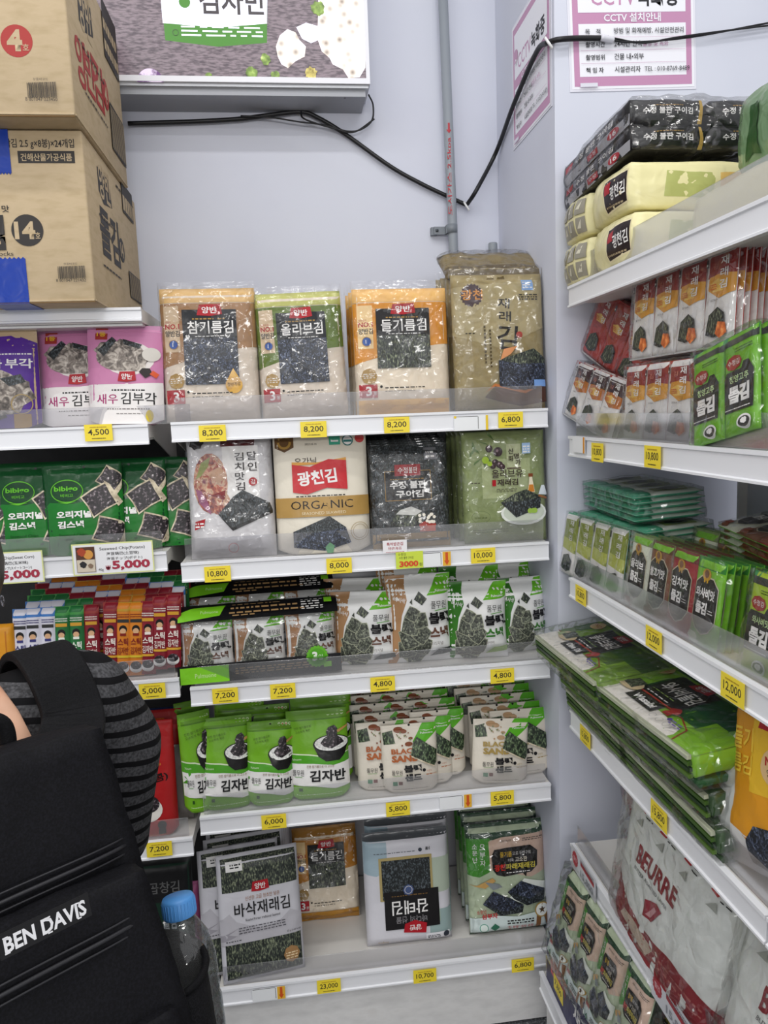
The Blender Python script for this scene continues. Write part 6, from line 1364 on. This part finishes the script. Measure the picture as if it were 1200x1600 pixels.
# ================================================================ price tags
TAGY = plain('#f2da3a', .45); TINK = plain('#3b3524', .5)
def tagmesh(name, txt, w, h, base=None, small=True):
    A = Art(w, h); A.R(0, 0, 1, 1, base or TAGY)
    A.T(txt, .12, .30, .88, .72, TINK, .012); A.lines(.2, .80, .8, .90, 1, plain('#b8962a'), 3, .6); A.lines(.25, .13, .75, .20, 1, TINK, 4, .7)
    g = G(); g.box(-w/2, w/2, 0, .0006, 0, h, base or TAGY); g.art(A, lambda x, z, lf: (x, -lf, z), .0002, .0002, 0); return g.build(name)
def ptag(px, py, txt, label, w=.062, h=.038, yy=-.0022):
    o = tagmesh('price_tag', txt, w, h); p = at_y(px, py, yy); tag(o, label, 'price tag', 'yellow price tags'); o.location = (p.x, yy, p.z-h/2); return o
for px, py, txt, w in ((332, 677, '8,200', 'below the brown laver pack'), (490, 671, '8,200', 'below the green laver pack on the top shelf'), (620, 664, '8,200', 'below the orange laver pack on the top shelf'), (798, 656, '6,800', 'below the upright gold laver packs'),
        (340, 897, '10,800', 'below the white kimchi pack'), (530, 884, '8,000', 'below the cream bag with the red banner'), (755, 868, '10,000', 'below the olive green pack'),
        (352, 1087, '7,200', 'under the left end of the snack bundle'), (442, 1080, '7,200', 'under the right end of the snack bundle'), (598, 1069, '4,800', 'under the brown-edged snack bags'), (785, 1056, '4,800', 'under the green-edged snack bags'),
        (428, 1284, '6,000', 'under the green flake pouches'), (622, 1264, '5,800', 'under the orange-lettered pouches'), (785, 1247, '5,800', 'under the gold-lettered pouches'),
        (514, 1541, '23,000', 'on the bottom rail, leftmost'), (664, 1525, '10,700', 'under the upside down pack'), (817, 1508, '6,800', 'under the green pack with the medal')):
    ptag(px, py, txt, 'yellow price tag reading %s, %s' % (txt, w))
ptag(154, 676, '4,500', 'yellow price tag reading 4,500, under the pink chip bags')
ptag(238, 1080, '5,000', 'yellow price tag under the seasoning sticks, half hidden by the person')
ptag(249, 1327, '7,200', 'yellow price tag under the red box, half hidden by the sleeve')
def slip(px, py, label, arrow=1, w=.085, h=.036):
    A = Art(w, h); A.R(0, 0, 1, 1, plain('#eef0f2', .4)); A.R(.02, .93, .7, .97, plain('#5a5a5a')); A.R(.70, .93, .72, .1, plain('#8a8a8a'))
    if arrow: A.R(.76, 0, 1, 1, plain('#e9b53a')); A.R(.84, .35, .92, .95, plain('#d0541e')); A.P([(.80, .38), (.88, .05), (.96, .38)], plain('#d0541e'))
    else: A.R(.0, .85, .07, 1, plain('#ecc92e')); A.R(.93, 0, 1, 1, plain('#ecc92e'))
    g = G(); g.box(-w/2, w/2, 0, .0006, 0, h, plain('#e6e8ea', .3)); g.art(A, lambda x, z, lf: (x, -lf, z), .0002, .0002, 0); o = g.build('tag_slip'); p = at_y(px, py, -.0024)
    tag(o, label, 'tag'); o.location = (p.x, -.0024, p.z-h/2); return o
slip(736, 661, 'blank white tag slip with yellow corners on the top rail', 0)
slip(678, 874, 'blank tag slip with orange arrow left of the 10,000 tag'); slip(712, 1253, 'blank tag slip with orange arrow on the fourth rail'); slip(420, 1553, 'blank tag slip with orange arrow on the bottom rail')
def card(name, art, w, h, base, label, cat='price card'):
    g = G(); g.box(-w/2, w/2, 0, .0007, 0, h, base); g.art(art, lambda x, z, lf: (x, -lf, z), .0002, .0002, 0); return tag(g.build(name), label, cat)
PKR = plain('#a8323e')
A = Art(.06, .032).R(0, 0, 1, 1, plain('#f0eef0')); A.T('특허받은김', .16, .56, .84, .84, PKR, .02); A.T('特許海苔', .22, .25, .78, .48, PKR); A.lines(.12, .05, .9, .14, 1, PKR, 3)
o = card('name_card', A, .06, .032, plain('#f0eef0'), 'small white card with red writing above the handwritten tag'); p = at_y(617, 854, -.003); o.location = (p.x, -.003, p.z-.016)
A = Art(.068, .042).R(0, 0, 1, 1, plain('#cfe04a')); A.TL('수정김', .08, .78, .16, TINK); A.TL('수정 불판 구이김', .12, .57, .16, TINK, 0, 0, .7); A.T('3000', .12, .1, .82, .46, plain('#d8502a'), .05); A.TL('원', .85, .12, .2, TINK)
o = card('price_tag', A, .068, .042, plain('#cfe04a'), 'handwritten lime green price tag reading 3000', 'price tag'); p = at_y(640, 875, -.004); o.location = (p.x, -.004, p.z-.021)
# large multilingual cards on the left unit
def bigcard(l1, l2, l3, pic):
    A = Art(.185, .075); A.R(0, 0, 1, 1, plain('#dfe39a')); A.R(.015, .04, .985, .96, plain('#f0f0f2', .35)); k = plain('#2b2b2e'); r = plain('#a83248')
    A.T(l1, .34, .74, .90, .86, k, .01); A.T(l2, .42, .58, .82, .70, k, .01); A.T(l3, .42, .43, .86, .54, k, .005)
    A.T('5,000', .48, .10, .95, .42, r, .04); A.T('₩', .40, .14, .46, .28, r, .03); A.TL('40g', .31, .10, .10, k)
    A.R(.05, .10, .28, .90, plain('#5a3a2c')); A.R(.055, .11, .275, .5, plain('#d8ccb8')); A.E(.2, .66, .06, plain('#d99a4a')); A.blob(.12, .75, .05, plain(pic)); A.blob(.13, .35, .04, k); A.blob(.22, .3, .03, plain('#8a7460'))
    return A
o = card('price_card', bigcard('Seaweed Chip(Potato)', '海苔锅巴(土豆味)', '海苔チップ(ポテト)', '#b04a2e'), .185, .075, plain('#dfe39a'), 'large white price card for potato seaweed chips, right of the two'); p = at_y(177, 873, -.003); o.location = (p.x, -.003, p.z-.036)
o = card('price_card', bigcard('Seaweed Chip(Sweet Corn)', '海苔锅巴(玉米味)', '海苔チップ(スイートコーン)', '#d8b03a'), .185, .075, plain('#dfe39a'), 'large white price card for sweet corn seaweed chips, at the left edge'); p = at_y(3, 889, -.003); o.location = (p.x, -.003, p.z-.036)
# tags on the right unit, facing -x
def rtag(px, py, txt, label, xx=XR-.0022, w=.062, h=.04):
    o = tagmesh('price_tag', txt, w, h); p = at_x(px, py, xx); tag(o, label, 'price tag', 'yellow price tags'); o.location = (xx, p.y, p.z-h/2); o.rotation_euler = (0, 0, R_(-90)); return o
for px, py, txt, w in ((933, 707, '10,800', 'left of two on the second right rail'), (1019, 714, '10,800', 'right of two on the second right rail'), (907, 930, '10,800', 'under the teal and olive sachets'), (1021, 999, '12,000', 'under the wasabi-side pack bundle, upper left'), (1144, 1078, '12,000', 'at the near end of the third right rail'),
        (914, 1151, '15,800', 'at the far end of the fourth right rail'), (1029, 1275, '15,800', 'halfway along the fourth right rail')):
    rtag(px, py, txt, 'yellow price tag reading %s, %s' % (txt, w))
rtag(872, 1545, '7,800', 'yellow price tag reading 7,800, lowest on the right unit', XR-.075-.0022)
A = Art(.075, .036).R(0, 0, 1, 1, plain('#e8e9ec')); A.R(.85, 0, .98, 1, plain('#d9923a'))
o = card('tag_slip', A, .075, .036, plain('#e8e9ec'), 'blank slip with orange edge at the far end of the second right rail', 'tag'); p = at_x(904, 695, XR-.0022); o.location = (XR-.0022, p.y, p.z-.018); o.rotation_euler = (0, 0, R_(-90))
def burst():
    A = Art(.15, .06); A.R(0, 0, 1, 1, plain('#cfd0d6', .25)); A.E(.16, .55, .13, plain('#a8343e'), .34, 28, .14); A.T('할인', .09, .46, .23, .66, plain('#d8b0b4'), .02)
    A.P([(.40, .82), (.95, .74), (.95, .56), (.40, .64)], plain('#a8343e')); A.lines(.40, .70, .95, .93, 3, plain('#44444a'), 4, .4); A.T('15,800', .40, .12, .92, .45, plain('#8a8c94'), .02); return A
for px, py, lb in ((911, 1352, 'price card with red starburst at the far end of the lower right rail'), (1048, 1545, 'price card with red starburst at the near end of the lower right rail')):
    o = card('price_card', burst(), .15, .055, plain('#cfd0d6', .25), lb); p = at_x(px, py, XR-.004); o.location = (XR-.004, p.y, .540); o.rotation_euler = (0, 0, R_(-90))
